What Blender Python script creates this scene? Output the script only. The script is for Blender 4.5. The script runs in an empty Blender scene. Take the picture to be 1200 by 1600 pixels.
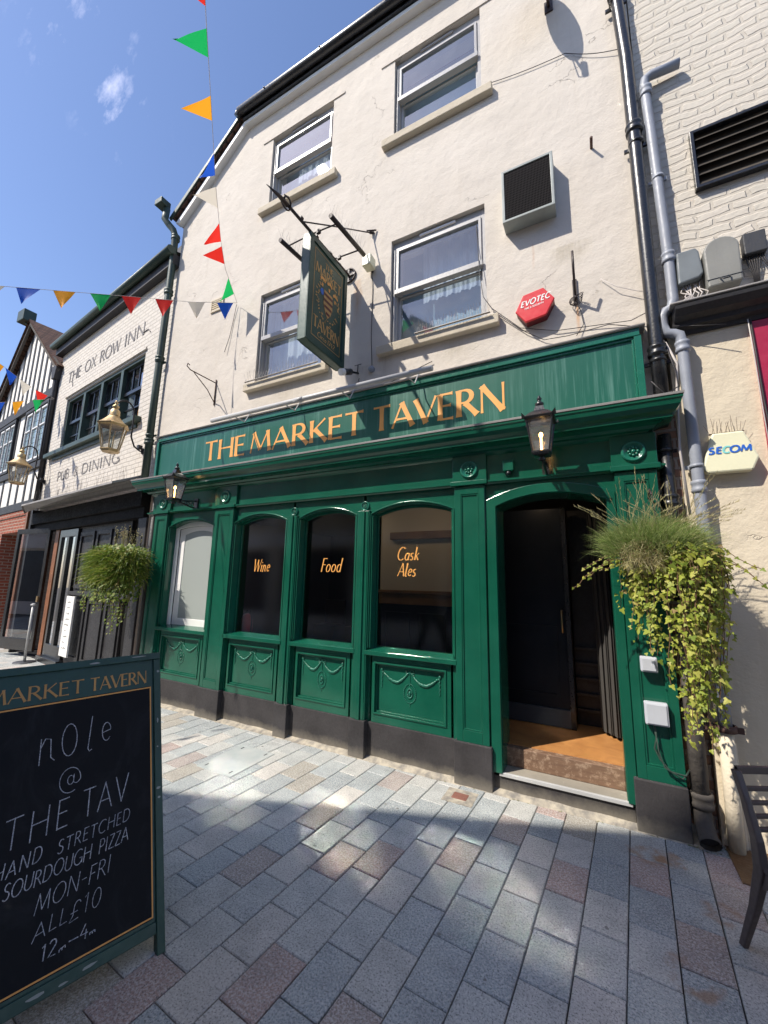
import bpy, bmesh, math, random
from mathutils import Vector, Matrix
R = math.radians
random.seed(7)
SC = bpy.context.scene
COL = SC.collection

# ------------------------------------------------------------------ camera
cam_d = bpy.data.cameras.new('camera'); cam = bpy.data.objects.new('camera', cam_d); COL.objects.link(cam)
SC.camera = cam
yaw, pitch, roll = R(-27.9089), R(9.6554), R(1.1731)
fw = Vector((math.sin(yaw)*math.cos(pitch), math.cos(yaw)*math.cos(pitch), math.sin(pitch)))
rt = fw.cross(Vector((0, 0, 1))).normalized(); up = rt.cross(fw)
r2 = rt*math.cos(roll)+up*math.sin(roll); u2 = up*math.cos(roll)-rt*math.sin(roll)
cam.matrix_world = Matrix(((r2.x, u2.x, -fw.x, 0), (r2.y, u2.y, -fw.y, -3.4622), (r2.z, u2.z, -fw.z, 1.6), (0, 0, 0, 1)))
cam_d.sensor_fit = 'VERTICAL'; cam_d.sensor_height = 24; cam_d.lens = 24*629.19/1600
cam_d.clip_start = 0.05; cam_d.clip_end = 500

# ------------------------------------------------------------------ light
SUN = Vector((-0.4112, -0.5106, 0.7551)).normalized()
sd = bpy.data.lights.new('sun', 'SUN'); sd.energy = 3.2; sd.angle = R(0.53); sd.color = (1.0, 0.93, 0.83)
so = bpy.data.objects.new('sun', sd); COL.objects.link(so); so.rotation_euler = SUN.to_track_quat('Z', 'Y').to_euler()
W = bpy.data.worlds.new("World"); SC.world = W; W.use_nodes = True
nt = W.node_tree; bg = nt.nodes['Background']
sky = nt.nodes.new('ShaderNodeTexSky'); sky.sky_type = 'NISHITA'; sky.sun_disc = False
sky.sun_elevation = math.asin(SUN.z); sky.sun_rotation = math.atan2(SUN.x, SUN.y)
sky.air_density = 1.15; sky.dust_density = 0.7; sky.ozone_density = 3.4
bg.inputs['Strength'].default_value = 0.108
# thin wisps of cloud in the sky, given by direction
tc = nt.nodes.new('ShaderNodeTexCoord')
def wn(t, **k):
    n = nt.nodes.new(t)
    for a, b in k.items(): setattr(n, a, b)
    return n
no = wn('ShaderNodeTexNoise'); no.inputs['Scale'].default_value = 9; no.inputs['Detail'].default_value = 8; no.inputs['Roughness'].default_value = .62
mp = wn('ShaderNodeMapping'); mp.inputs['Scale'].default_value = (1.0, 2.2, 1.0)
nt.links.new(tc.outputs['Generated'], mp.inputs[0]); nt.links.new(mp.outputs[0], no.inputs['Vector'])
acc = None
for d, rad in (((-0.6186, 0.2094, 0.7573), 0.070), ((-0.6241, 0.2219, 0.7491), 0.060), ((-0.6336, 0.2593, 0.7289), 0.055)):
    dist = wn('ShaderNodeVectorMath', operation='DISTANCE'); nt.links.new(tc.outputs['Generated'], dist.inputs[0]); dist.inputs[1].default_value = Vector(d).normalized()
    m = wn('ShaderNodeMapRange'); m.inputs[1].default_value = 0; m.inputs[2].default_value = rad*1.5; m.inputs[3].default_value = 1; m.inputs[4].default_value = 0
    nt.links.new(dist.outputs['Value'], m.inputs[0])
    if acc is None: acc = m.outputs[0]
    else:
        a = wn('ShaderNodeMath', operation='MAXIMUM'); nt.links.new(acc, a.inputs[0]); nt.links.new(m.outputs[0], a.inputs[1]); acc = a.outputs[0]
cr = wn('ShaderNodeMapRange'); cr.inputs[1].default_value = .55; cr.inputs[2].default_value = .85
nt.links.new(no.outputs['Fac'], cr.inputs[0])
mu = wn('ShaderNodeMath', operation='MULTIPLY'); nt.links.new(acc, mu.inputs[0]); nt.links.new(cr.outputs[0], mu.inputs[1])
mx = wn('ShaderNodeMixRGB'); nt.links.new(mu.outputs[0], mx.inputs[0]); nt.links.new(sky.outputs[0], mx.inputs[1]); mx.inputs[2].default_value = (9, 9, 9.6, 1)
tn = wn('ShaderNodeMixRGB', blend_type='MULTIPLY'); tn.inputs[0].default_value = 1; tn.inputs[2].default_value = (.86, .84, .93, 1)
nt.links.new(mx.outputs[0], tn.inputs[1]); nt.links.new(tn.outputs[0], bg.inputs['Color'])
SC.view_settings.view_transform = 'Standard'; SC.view_settings.look = 'None'; SC.view_settings.gamma = 1
SC.view_settings.exposure = 1.0
SC.render.engine = 'CYCLES'
SC.cycles.use_denoising = True
SC.cycles.caustics_reflective = True; SC.cycles.blur_glossy = 0.01
SC.cycles.sample_clamp_indirect = 0
SC.cycles.max_bounces = 8; SC.cycles.transparent_max_bounces = 16

# ------------------------------------------------------------------ materials
def lnk(t, a, b): t.links.new(a, b)
def mat(name, col, rough=.6, metal=0., coat=0., spec=.5, emit=None, estr=0):
    m = bpy.data.materials.new(name); m.use_nodes = True
    b = m.node_tree.nodes['Principled BSDF']
    b.inputs['Base Color'].default_value = (*col, 1); b.inputs['Roughness'].default_value = rough
    b.inputs['Metallic'].default_value = metal; b.inputs['Coat Weight'].default_value = coat
    b.inputs['Specular IOR Level'].default_value = spec
    if emit: b.inputs['Emission Color'].default_value = (*emit, 1); b.inputs['Emission Strength'].default_value = estr
    return m
def coords(t, scale=(1, 1, 1), loc=(0, 0, 0), rot=(0, 0, 0)):
    tc = t.nodes.new('ShaderNodeTexCoord'); mp = t.nodes.new('ShaderNodeMapping')
    mp.inputs['Scale'].default_value = scale; mp.inputs['Location'].default_value = loc; mp.inputs['Rotation'].default_value = rot
    lnk(t, tc.outputs['Object'], mp.inputs[0]); return mp.outputs[0]
def noise(t, vec, scale, detail=4, rough=.55, dist=0):
    n = t.nodes.new('ShaderNodeTexNoise'); n.inputs['Scale'].default_value = scale; n.inputs['Detail'].default_value = detail
    n.inputs['Roughness'].default_value = rough; n.inputs['Distortion'].default_value = dist; lnk(t, vec, n.inputs['Vector']); return n.outputs['Fac']
def ramp(t, fac, stops, interp='LINEAR'):
    r = t.nodes.new('ShaderNodeValToRGB'); e = r.color_ramp; e.interpolation = interp
    while len(e.elements) < len(stops): e.elements.new(.5)
    for i, (p, c) in enumerate(stops):
        e.elements[i].position = p; e.elements[i].color = (*c, 1) if len(c) == 3 else c
    lnk(t, fac, r.inputs[0]); return r.outputs[0]
def mixc(t, fac, a, b, mode='MIX'):
    m = t.nodes.new('ShaderNodeMixRGB'); m.blend_type = mode
    for v, i in ((fac, 0), (a, 1), (b, 2)):
        if isinstance(v, (int, float)): m.inputs[i].default_value = v
        elif isinstance(v, tuple): m.inputs[i].default_value = (*v, 1)
        else: lnk(t, v, m.inputs[i])
    return m.outputs[0]
def mrange(t, v, a, b, c=0, d=1):
    m = t.nodes.new('ShaderNodeMapRange')
    for i, x in enumerate((a, b, c, d)): m.inputs[i+1].default_value = x
    lnk(t, v, m.inputs[0]); return m.outputs[0]
def bump(t, h, strength, dist, nrm=None):
    b = t.nodes.new('ShaderNodeBump'); b.inputs['Strength'].default_value = strength; b.inputs['Distance'].default_value = dist
    lnk(t, h, b.inputs['Height'])
    if nrm: lnk(t, nrm, b.inputs['Normal'])
    return b.outputs[0]
def BS(m): return m.node_tree, m.node_tree.nodes['Principled BSDF']
def maths(t, op, a, b=None):
    m = t.nodes.new('ShaderNodeMath'); m.operation = op
    for v, i in ((a, 0), (b, 1)):
        if v is None: continue
        if isinstance(v, (int, float)): m.inputs[i].default_value = v
        else: lnk(t, v, m.inputs[i])
    return m.outputs[0]

def paint(name, col, rough=.35, coat=.0, wear=.12, bmp=.25, chips=None, spec=.5):
    """brushed paint: slight tone shifts, uneven gloss, brush-mark bump, a few chips"""
    m = mat(name, col, rough, coat=coat, spec=spec); t, b = BS(m); v = coords(t)
    n = noise(t, v, 3.2, 5); v2 = coords(t, (30, 30, 4)); n2 = noise(t, v2, 3, 3); n3 = noise(t, v, 45, 4)
    c = mixc(t, mrange(t, n, .3, .7), tuple(x*(1-wear) for x in col), tuple(min(1, x*(1+wear)+.004) for x in col))
    if chips:
        ch = mrange(t, noise(t, v, 38, 6, .7), .71, .73); c = mixc(t, ch, c, chips)
    lnk(t, c, b.inputs['Base Color'])
    lnk(t, mrange(t, n3, .3, .7, rough*.8, rough*1.35), b.inputs['Roughness'])
    lnk(t, bump(t, maths(t, 'ADD', n2, n3), bmp, .002), b.inputs['Normal'])
    return m

# rendered and painted wall with cracks and flaked spots
def stucco(name, a, bcol, rough=.85, stains=()):
    m = mat(name, a, rough, spec=.2); t, b = BS(m); v = coords(t)
    big = noise(t, v, .9, 6, .6); mid = noise(t, v, 5, 6, .62); fine = noise(t, v, 60, 3)
    c = mixc(t, mrange(t, big, .3, .7), a, bcol)
    c = mixc(t, mrange(t, mid, .50, .74, 0, .5), c, tuple(x*.80 for x in a))
    vs = coords(t, (9, 9, .5)); st = noise(t, vs, 1, 5, .6)
    c = mixc(t, mrange(t, st, .58, .85, 0, .3), c, tuple(x*y for x, y in zip(a, (.7, .66, .58))))
    vo = t.nodes.new('ShaderNodeTexVoronoi'); vo.feature = 'DISTANCE_TO_EDGE'; vo.inputs['Scale'].default_value = .8
    w = t.nodes.new('ShaderNodeVectorMath'); w.operation = 'ADD'
    nn = t.nodes.new('ShaderNodeTexNoise'); nn.inputs['Scale'].default_value = 3; nn.inputs['Detail'].default_value = 6; lnk(t, v, nn.inputs['Vector'])
    lnk(t, v, w.inputs[0]); lnk(t, nn.outputs['Color'], w.inputs[1]); lnk(t, w.outputs[0], vo.inputs['Vector'])
    crk = mrange(t, vo.outputs['Distance'], 0, .006, 1, 0)
    crk = maths(t, 'MULTIPLY', crk, mrange(t, noise(t, v, 1.3, 2), .57, .62))
    c = mixc(t, maths(t, 'MULTIPLY', crk, .55), c, (.25, .22, .18))
    fl = mrange(t, noise(t, v, 2.1, 9, .74), .665, .685)
    c = mixc(t, maths(t, 'MULTIPLY', fl, .5), c, (.42, .38, .30))
    if stains:
        sx = t.nodes.new('ShaderNodeSeparateXYZ'); lnk(t, v, sx.inputs[0])
        for x0, w0, zt, zb, colr, k in stains:
            fx = mrange(t, maths(t, 'ABSOLUTE', maths(t, 'SUBTRACT', maths(t, 'ADD', sx.outputs['X'], maths(t, 'MULTIPLY', maths(t, 'SUBTRACT', noise(t, v, 5, 4), .5), w0*1.5)), x0)), 0, w0, 1, 0)
            fz = maths(t, 'MULTIPLY', mrange(t, sx.outputs['Z'], zb, zb+(zt-zb)*.5), mrange(t, sx.outputs['Z'], zt, zt+.02, 1, 0))
            f = maths(t, 'MULTIPLY', maths(t, 'MULTIPLY', fx, fz), mrange(t, noise(t, coords(t, (30, 30, 3)), 1, 5, .7), .35, .65, .15, k)); c = mixc(t, f, c, colr)
    lnk(t, c, b.inputs['Base Color'])
    h = maths(t, 'ADD', maths(t, 'MULTIPLY', mid, .9), maths(t, 'MULTIPLY', fine, .12))
    h = maths(t, 'SUBTRACT', h, maths(t, 'MULTIPLY', crk, .3)); h = maths(t, 'SUBTRACT', h, maths(t, 'MULTIPLY', fl, .15))
    lnk(t, bump(t, h, .55, .03), b.inputs['Normal']); return m

def brick(name, c1, c2, mort, bw=.225, bh=.075, rough=.85, bm=.012, dist=.012, wob=.02, bst=.9):
    m = mat(name, c1, rough, spec=.2); t, b = BS(m)
    tc = t.nodes.new('ShaderNodeTexCoord'); sp = t.nodes.new('ShaderNodeSeparateXYZ'); cb = t.nodes.new('ShaderNodeCombineXYZ')
    lnk(t, tc.outputs['Object'], sp.inputs[0]); lnk(t, maths(t, 'ADD', sp.outputs['X'], sp.outputs['Y']), cb.inputs[0]); lnk(t, sp.outputs['Z'], cb.inputs[1])
    nn = t.nodes.new('ShaderNodeTexNoise'); nn.inputs['Scale'].default_value = 4; nn.inputs['Detail'].default_value = 3; lnk(t, cb.outputs[0], nn.inputs['Vector'])
    vm = t.nodes.new('ShaderNodeVectorMath'); vm.operation = 'MULTIPLY_ADD'; lnk(t, nn.outputs['Color'], vm.inputs[0]); vm.inputs[1].default_value = (wob, wob, 0); lnk(t, cb.outputs[0], vm.inputs[2])
    br = t.nodes.new('ShaderNodeTexBrick'); lnk(t, vm.outputs[0], br.inputs['Vector']); br.inputs['Scale'].default_value = 1
    br.inputs['Brick Width'].default_value = bw; br.inputs['Row Height'].default_value = bh; br.inputs['Mortar Size'].default_value = bm; br.inputs['Mortar Smooth'].default_value = .35
    br.inputs['Color1'].default_value = (*c1, 1); br.inputs['Color2'].default_value = (*c2, 1); br.inputs['Mortar'].default_value = (*mort, 1)
    f = noise(t, cb.outputs[0], 2.2, 6, .65); f2 = noise(t, cb.outputs[0], 28, 5)
    c = mixc(t, mrange(t, f, .35, .8, 0, .35), br.outputs['Color'], tuple(x*.72 for x in c1))
    lnk(t, c, b.inputs['Base Color'])
    h = maths(t, 'ADD', maths(t, 'MULTIPLY', br.outputs['Fac'], -1), maths(t, 'MULTIPLY', f2, .5)); h = maths(t, 'ADD', h, maths(t, 'MULTIPLY', f, .8))
    lnk(t, bump(t, h, bst, dist), b.inputs['Normal']); return m

M = {}
M['stucco'] = stucco('painted_render', (.655, .60, .525), (.585, .53, .455), stains=[(-2.30, .07, 5.08, 4.45, (.50, .27, .12), .7), (-.02, .022, 4.05, 3.70, (.55, .26, .08), 1.0), (-.36, .015, 4.75, 4.45, (.45, .25, .15), .6), (-.05, .22, 4.62, 4.40, (.42, .37, .28), .8), (-1.9, .10, 4.0, 3.75, (.36, .31, .24), .7), (-1.1, .35, 4.0, 3.72, (.42, .37, .28), .6), (-3.3, .5, 3.97, 3.70, (.42, .37, .28), .6), (-2.2, .25, 3.95, 3.70, (.40, .35, .27), .6)])
M['cream'] = stucco('cream_render', (.68, .60, .46), (.62, .54, .41))
M['sill'] = stucco('painted_stone', (.60, .53, .41), (.50, .44, .34))
M['wbrick'] = brick('white_painted_brick', (.66, .61, .54), (.62, .575, .51), (.52, .48, .42), dist=.006)
M['wbrick2'] = brick('rough_white_brick', (.62, .57, .49), (.58, .54, .46), (.56, .51, .43), dist=.014, wob=.10, bst=.7, bm=.014)
M['rbrick'] = brick('red_brick', (.36, .10, .06), (.26, .08, .05), (.40, .33, .26))
M['obrick'] = brick('brown_brick', (.34, .20, .14), (.28, .17, .12), (.40, .35, .3))
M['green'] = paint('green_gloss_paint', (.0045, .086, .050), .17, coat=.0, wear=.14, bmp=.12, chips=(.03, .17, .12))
M['greenlit'] = paint('green_flat_paint', (.010, .125, .08), .22, coat=.0, wear=.10, bmp=.12)  # lighter copy of the green, lit tone put into the raised parts
# fascia board: green with pale vertical run-off streaks
m = mat('weathered_green_fascia', (.008, .12, .085), .35); t, b = BS(m)
s = noise(t, coords(t, (26, 26, .7)), 1.0, 6, .7); s2 = noise(t, coords(t), 1.1, 3)
f = maths(t, 'MULTIPLY', mrange(t, s, .5, .78), mrange(t, s2, .38, .62))
lnk(t, mixc(t, maths(t, 'MULTIPLY', f, 1.0), (.007, .100, .066), (.15, .31, .26)), b.inputs['Base Color'])
lnk(t, bump(t, noise(t, coords(t), 20, 4), .15, .004), b.inputs['Normal']); M['fascia'] = m
M['dkgreen'] = paint('dark_green_paint', (.012, .055, .040), .38, wear=.2, chips=(.16, .24, .22))
M['pipegreen'] = paint('dull_dark_green_metal', (.035, .06, .045), .45, wear=.2)
M['gold'] = paint('gold_lettering_paint', (.78, .36, .085), .45, wear=.12)
M['dgold'] = paint('dull_gold_paint', (.52, .30, .10), .5, wear=.2)
M['char'] = paint('charcoal_masonry_paint', (.040, .037, .038), .7, wear=.25, bmp=.9, chips=(.16, .15, .14), spec=.3)
t, b = BS(M['char']); v = coords(t); sx = t.nodes.new('ShaderNodeSeparateXYZ'); lnk(t, v, sx.inputs[0]); src = b.inputs['Base Color'].links[0].from_socket
dz = maths(t, 'ADD', sx.outputs['Z'], maths(t, 'MULTIPLY', maths(t, 'SUBTRACT', noise(t, v, 7, 6, .7), .5), .12)); lnk(t, mixc(t, mrange(t, dz, .02, .10, .75, 0), src, (.20, .18, .145)), b.inputs['Base Color'])
M['black'] = paint('black_gloss_paint', (.013, .013, .014), .3, coat=.2, wear=.3, chips=(.09, .08, .08))
M['blackm'] = paint('black_matt_paint', (.020, .019, .021), .55, wear=.3)
M['greypipe'] = paint('grey_pipe_plastic', (.26, .28, .32), .45, wear=.18)
M['greym'] = paint('light_grey_metal', (.46, .46, .45), .4, wear=.1)
M['blindback'] = mat('pale_blue_blind', (.34, .52, .64), .9)  # sky reflection of the panes put into a backing colour
M['upvc'] = paint('pale_grey_window_paint', (.36, .355, .35), .35, wear=.06)
M['galv'] = paint('galvanised_metal', (.30, .33, .31), .45, wear=.2)
M['lead'] = paint('weathered_lead', (.30, .285, .27), .6, wear=.2, bmp=.6)
M['rust'] = paint('rusty_iron', (.07, .035, .025), .7, wear=.4)
M['iron'] = paint('brown_black_iron', (.035, .022, .020), .5, wear=.3, chips=(.2, .1, .05))
M['castiron'] = stucco('worn_cast_iron', (.13, .115, .10), (.05, .045, .04))
M['brass'] = paint('aged_brass', (.50, .37, .20), .42, wear=.3); M['brass'].node_tree.nodes['Principled BSDF'].inputs['Metallic'].default_value = .85
M['dark'] = mat('interior_dark', (.018, .016, .018), .8)
M['navy'] = paint('navy_paint', (.007, .010, .017), .4, wear=.2, spec=.3)
M['slate'] = paint('slate_blue_paint', (.05, .062, .08), .35, wear=.1)
M['beige'] = mat('interior_plaster', (.50, .45, .38), .8)
M['dado'] = paint('carved_wood_rail', (.16, .085, .035), .45, wear=.3, bmp=1)
M['curtain'] = mat('curtain_cloth', (.055, .052, .048), .95)
M['net'] = mat('pale_curtain_cloth', (.56, .64, .72), .9)
M['blind'] = mat('cyan_blind', (.42, .66, .74), .6)  # blind with the reflected sky mixed into its cyan
M['red'] = paint('red_plastic', (.62, .025, .03), .35, wear=.08)
M['dkred'] = paint('dark_red_plastic', (.10, .004, .008), .45)
M['magenta'] = paint('crimson_board', (.36, .012, .055), .45)
M['ivory'] = paint('ivory_plastic', (.76, .74, .52), .4, wear=.06)
M['white'] = paint('white_paint', (.80, .79, .76), .5, wear=.05)
M['whitebox'] = paint('white_plastic', (.48, .50, .54), .4, wear=.05)
M['blue'] = mat('blue_print', (.02, .13, .55), .5)
M['teal'] = mat('teal_print', (.22, .62, .60), .5)
M['greybox'] = paint('grey_green_cabinet', (.22, .22, .20), .55, wear=.15)
M['greybox2'] = paint('blue_grey_cabinet', (.15, .17, .18), .55, wear=.2)
M['dkbox'] = paint('dark_grey_box', (.035, .037, .042), .55)
M['cable'] = mat('dark_cable', (.03, .027, .028), .6)
M['cablew'] = mat('pale_cable', (.50, .46, .43), .6)
M['spike'] = mat('spike_steel', (.30, .28, .26), .5, metal=.5)
m = mat('chalkboard_black', (.007, .008, .011), .62, spec=.2); t, b = BS(m)
sm = mrange(t, noise(t, coords(t, (3, 3, 1.2), rot=(.5, .3, 0)), 2.2, 7, .72, 1.2), .50, .78, 0, .55)
lnk(t, mixc(t, sm, (.006, .007, .010), (.032, .035, .042)), b.inputs['Base Color']); M['chalkb'] = m
m = mat('chalk', (.62, .66, .74), .9); t, b = BS(m); v = coords(t)
lnk(t, mixc(t, mrange(t, noise(t, v, 160, 5, .8), .36, .60), (.10, .11, .13), mixc(t, mrange(t, noise(t, v, 9, 3), .35, .65), (.46, .49, .56), (.74, .77, .84))), b.inputs['Base Color']); M['chalk'] = m
M['sootblack'] = paint('soot_black_paint', (.009, .009, .010), .75, wear=.3, spec=.15)  # black paint with the shade under the inn canopy put into it
M['timber'] = paint('black_timber', (.022, .022, .024), .6, wear=.35, bmp=1)
M['infill'] = stucco('white_infill', (.80, .77, .70), (.76, .73, .67))
M['orangewood'] = paint('stained_wood', (.20, .07, .022), .45, wear=.3)
M['stonegrey'] = paint('grey_stone_tread', (.27, .245, .20), .75, wear=.15, bmp=.8)
M['chair'] = paint('brown_moulded_plastic', (.085, .062, .056), .45, wear=.15)
M['frost'] = mat('frosted_glass_panel', (.34, .37, .35), .38)
M['brown'] = paint('rust_brown_cover', (.20, .085, .06), .7, wear=.25, bmp=1)
M['soil'] = mat('soil', (.05, .035, .02), .95)
M['coir'] = mat('coir_liner', (.16, .10, .05), .95)
M['extred'] = mat('extinguisher_red', (.5, .02, .02), .35)
M['tile'] = brick('clay_roof_tiles', (.14, .075, .05), (.09, .05, .038), (.03, .02, .015), bw=.18, bh=.11, dist=.03)
M['bulb'] = mat('glowing_bulb', (1, .8, .5), .5, emit=(1, .55, .18), estr=7)
M['spot'] = mat('ceiling_spot', (1, .8, .5), .5, emit=(1, .72, .45), estr=45)
# sandy mortar
m = mat('sandy_mortar', (.62, .56, .42), .95, spec=.1); t, b = BS(m); v = coords(t)
lnk(t, mixc(t, mrange(t, noise(t, v, 14, 6), .35, .65), (.46, .41, .32), (.22, .205, .18)), b.inputs['Base Color'])
lnk(t, bump(t, noise(t, v, 60, 5), .8, .008), b.inputs['Normal']); M['mortar'] = m
# wood floor inside, worn step edge
def woodm(name, a, bc, sc=(1.5, 14, 14), rough=.4, pale=None):
    m = mat(name, a, rough); t, b = BS(m); n = noise(t, coords(t, sc), 2.4, 8, .6, .8)
    c = mixc(t, mrange(t, n, .3, .7), a, bc)
    if pale: c = mixc(t, mrange(t, noise(t, coords(t), 22, 8, .75), .5, .62), c, pale)
    lnk(t, c, b.inputs['Base Color']); lnk(t, bump(t, n, .3, .003), b.inputs['Normal']); return m
M['floorwood'] = woodm('orange_wood_floor', (.52, .25, .085), (.36, .155, .05), (3, 3, 3), .35)
M['stepwood'] = woodm('worn_step_wood', (.22, .13, .08), (.14, .08, .05), (2, 10, 20), .6, pale=(.36, .25, .17))
# paving: every slab its own stone tone, granite speckle
m = mat('granite_paving', (.3, .3, .3), .75, spec=.35); t, b = BS(m); v = coords(t)
g = t.nodes.new('ShaderNodeNewGeometry'); rnd = g.outputs['Random Per Island']
tone = ramp(t, rnd, [(0, (.25, .285, .29)), (.20, (.37, .385, .365)), (.38, (.30, .335, .335)), (.56, (.42, .42, .385)), (.74, (.29, .26, .205)), (.82, (.47, .44, .39)), (.92, (.35, .24, .205)), (.96, (.30, .24, .21))], 'CONSTANT')
vo = t.nodes.new('ShaderNodeTexVoronoi'); vo.inputs['Scale'].default_value = 210; lnk(t, v, vo.inputs['Vector'])
sp = noise(t, v, 95, 3, .75); blo = noise(t, v, 7, 5)
c = mixc(t, mrange(t, sp, .42, .62, 0, .9), tone, mixc(t, .6, tone, (.72, .70, .65)))
c = mixc(t, mrange(t, noise(t, v, 120, 3, .7), .53, .64, 0, .75), c, (.085, .085, .085))
c = mixc(t, mrange(t, blo, .45, .8, 0, .4), c, (.15, .15, .14))
c = mixc(t, mrange(t, noise(t, v, 1.6, 6, .7), .5, .75, 0, .35), c, (.36, .34, .30))
for px, py, r0, r1 in ((.16, -.28, .05, .09), (.27, -.27, .03, .07), (.45, -.62, .055, .075), (.25, -1.10, .07, .09)):  # rusty table-leg rings
    ds = t.nodes.new('ShaderNodeVectorMath'); ds.operation = 'DISTANCE'; lnk(t, v, ds.inputs[0]); ds.inputs[1].default_value = (px, py, 0)
    d0 = maths(t, 'ADD', ds.outputs['Value'], maths(t, 'MULTIPLY', maths(t, 'SUBTRACT', noise(t, v, 14, 4), .5), .09))
    ring = maths(t, 'MULTIPLY', mrange(t, d0, r0-.03, r0), mrange(t, d0, r1, r1+.03, 1, 0))
    ring = maths(t, 'MULTIPLY', ring, mrange(t, noise(t, v, 9, 4), .42, .6, 0, .6)); c = mixc(t, ring, c, (.30, .16, .07))
lnk(t, c, b.inputs['Base Color'])
hh = maths(t, 'ADD', maths(t, 'MULTIPLY', sp, .5), blo); lnk(t, bump(t, hh, .35, .006), b.inputs['Normal'])
lnk(t, mrange(t, blo, .3, .7, .55, .85), b.inputs['Roughness']); M['paving'] = m
M['joint'] = mat('dark_joint', (.085, .076, .065), .95)
# ribbed manhole plate
m = mat('ribbed_grey_cover', (.36, .39, .38), .55, spec=.4); t, b = BS(m); v = coords(t, rot=(0, 0, .7))
ck = t.nodes.new('ShaderNodeTexChecker'); ck.inputs['Scale'].default_value = 60; lnk(t, v, ck.inputs[0])
lnk(t, mixc(t, mrange(t, noise(t, v, 6, 5), .3, .7), (.34, .38, .37), (.44, .45, .42)), b.inputs['Base Color'])
lnk(t, bump(t, ck.outputs['Fac'], .5, .004), b.inputs['Normal']); M['plate'] = m
# leaded window look
m = mat('leaded_glass', (.35, .45, .47), .15, spec=.8); t, b = BS(m); tc = t.nodes.new('ShaderNodeTexCoord'); sp_ = t.nodes.new('ShaderNodeSeparateXYZ'); cb = t.nodes.new('ShaderNodeCombineXYZ')
lnk(t, tc.outputs['Object'], sp_.inputs[0]); lnk(t, sp_.outputs[0], cb.inputs[0]); lnk(t, sp_.outputs[2], cb.inputs[1])
br = t.nodes.new('ShaderNodeTexBrick'); lnk(t, cb.outputs[0], br.inputs['Vector']); br.offset = 0; br.inputs['Scale'].default_value = 1; br.inputs['Brick Width'].default_value = .11; br.inputs['Row Height'].default_value = .14; br.inputs['Mortar Size'].default_value = .009
br.inputs['Color1'].default_value = (.30, .40, .42, 1); br.inputs['Color2'].default_value = (.22, .31, .34, 1); br.inputs['Mortar'].default_value = (.03, .03, .03, 1)
lnk(t, br.outputs['Color'], b.inputs['Base Color']); M['leaded'] = m
# mesh grille
m = mat('wire_mesh', (.10, .10, .10), .5, metal=.6); t, b = BS(m); tc = t.nodes.new('ShaderNodeTexCoord'); sp_ = t.nodes.new('ShaderNodeSeparateXYZ'); cb = t.nodes.new('ShaderNodeCombineXYZ')
lnk(t, tc.outputs['Object'], sp_.inputs[0]); lnk(t, sp_.outputs[0], cb.inputs[0]); lnk(t, sp_.outputs[2], cb.inputs[1])
br = t.nodes.new('ShaderNodeTexBrick'); lnk(t, cb.outputs[0], br.inputs['Vector']); br.offset = 0; br.inputs['Scale'].default_value = 1; br.inputs['Brick Width'].default_value = .013; br.inputs['Row Height'].default_value = .026; br.inputs['Mortar Size'].default_value = .0022
br.inputs['Color1'].default_value = (.004, .004, .004, 1); br.inputs['Color2'].default_value = (.004, .004, .004, 1); br.inputs['Mortar'].default_value = (.035, .032, .032, 1)
lnk(t, br.outputs['Color'], b.inputs['Base Color']); b.inputs['Metallic'].default_value = 0; b.inputs['Roughness'].default_value = .95; b.inputs['Specular IOR Level'].default_value = .05; M['mesh'] = m

def glassm(name, rough=.02, refl=1.0, base=.042, k=.96, p=5, tint=(.75, .78, .78), wob=.0, dirt=0.0):
    m = bpy.data.materials.new(name); m.use_nodes = True; t = m.node_tree; t.nodes.remove(t.nodes['Principled BSDF'])
    o = t.nodes['Material Output']; tr = t.nodes.new('ShaderNodeBsdfTransparent'); gl = t.nodes.new('ShaderNodeBsdfGlossy'); fr = t.nodes.new('ShaderNodeLayerWeight'); mx = t.nodes.new('ShaderNodeMixShader')
    tr.inputs[0].default_value = (*tint, 1); gl.inputs['Roughness'].default_value = rough; fr.inputs[0].default_value = .5
    gl.distribution = 'BECKMANN'; gl.inputs[0].default_value = (.97, .98, 1, 1)
    f = maths(t, 'MINIMUM', maths(t, 'MULTIPLY', maths(t, 'ADD', maths(t, 'MULTIPLY', maths(t, 'POWER', fr.outputs['Facing'], p), k), base), refl), 1)
    v = coords(t)
    if wob: nb = bump(t, noise(t, v, 2.5, 2), wob, .02); lnk(t, nb, gl.inputs['Normal']); 
    lnk(t, f, mx.inputs[0]); lnk(t, tr.outputs[0], mx.inputs[1]); lnk(t, gl.outputs[0], mx.inputs[2]); out = mx.outputs[0]
    if dirt:
        df = t.nodes.new('ShaderNodeBsdfDiffuse'); df.inputs[0].default_value = (.6, .6, .6, 1); m2 = t.nodes.new('ShaderNodeMixShader')
        lnk(t, mrange(t, noise(t, v, 8, 8, .7), .45, .75, dirt*.3, dirt), m2.inputs[0]); lnk(t, out, m2.inputs[1]); lnk(t, df.outputs[0], m2.inputs[2]); out = m2.outputs[0]
    lnk(t, out, o.inputs[0]); return m
M['glass'] = glassm('shop_glass', .095, 1.0, .05, 8.5, 4)
M['upglass'] = glassm('sash_glass', .05, 3.8, wob=.0, dirt=.10)
M['lampglass'] = glassm('lantern_glass', .08, 1.5, tint=(.85, .85, .82), dirt=.25)
M['farglass'] = glassm('inn_glass', .02, 3.0, wob=.03)

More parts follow.
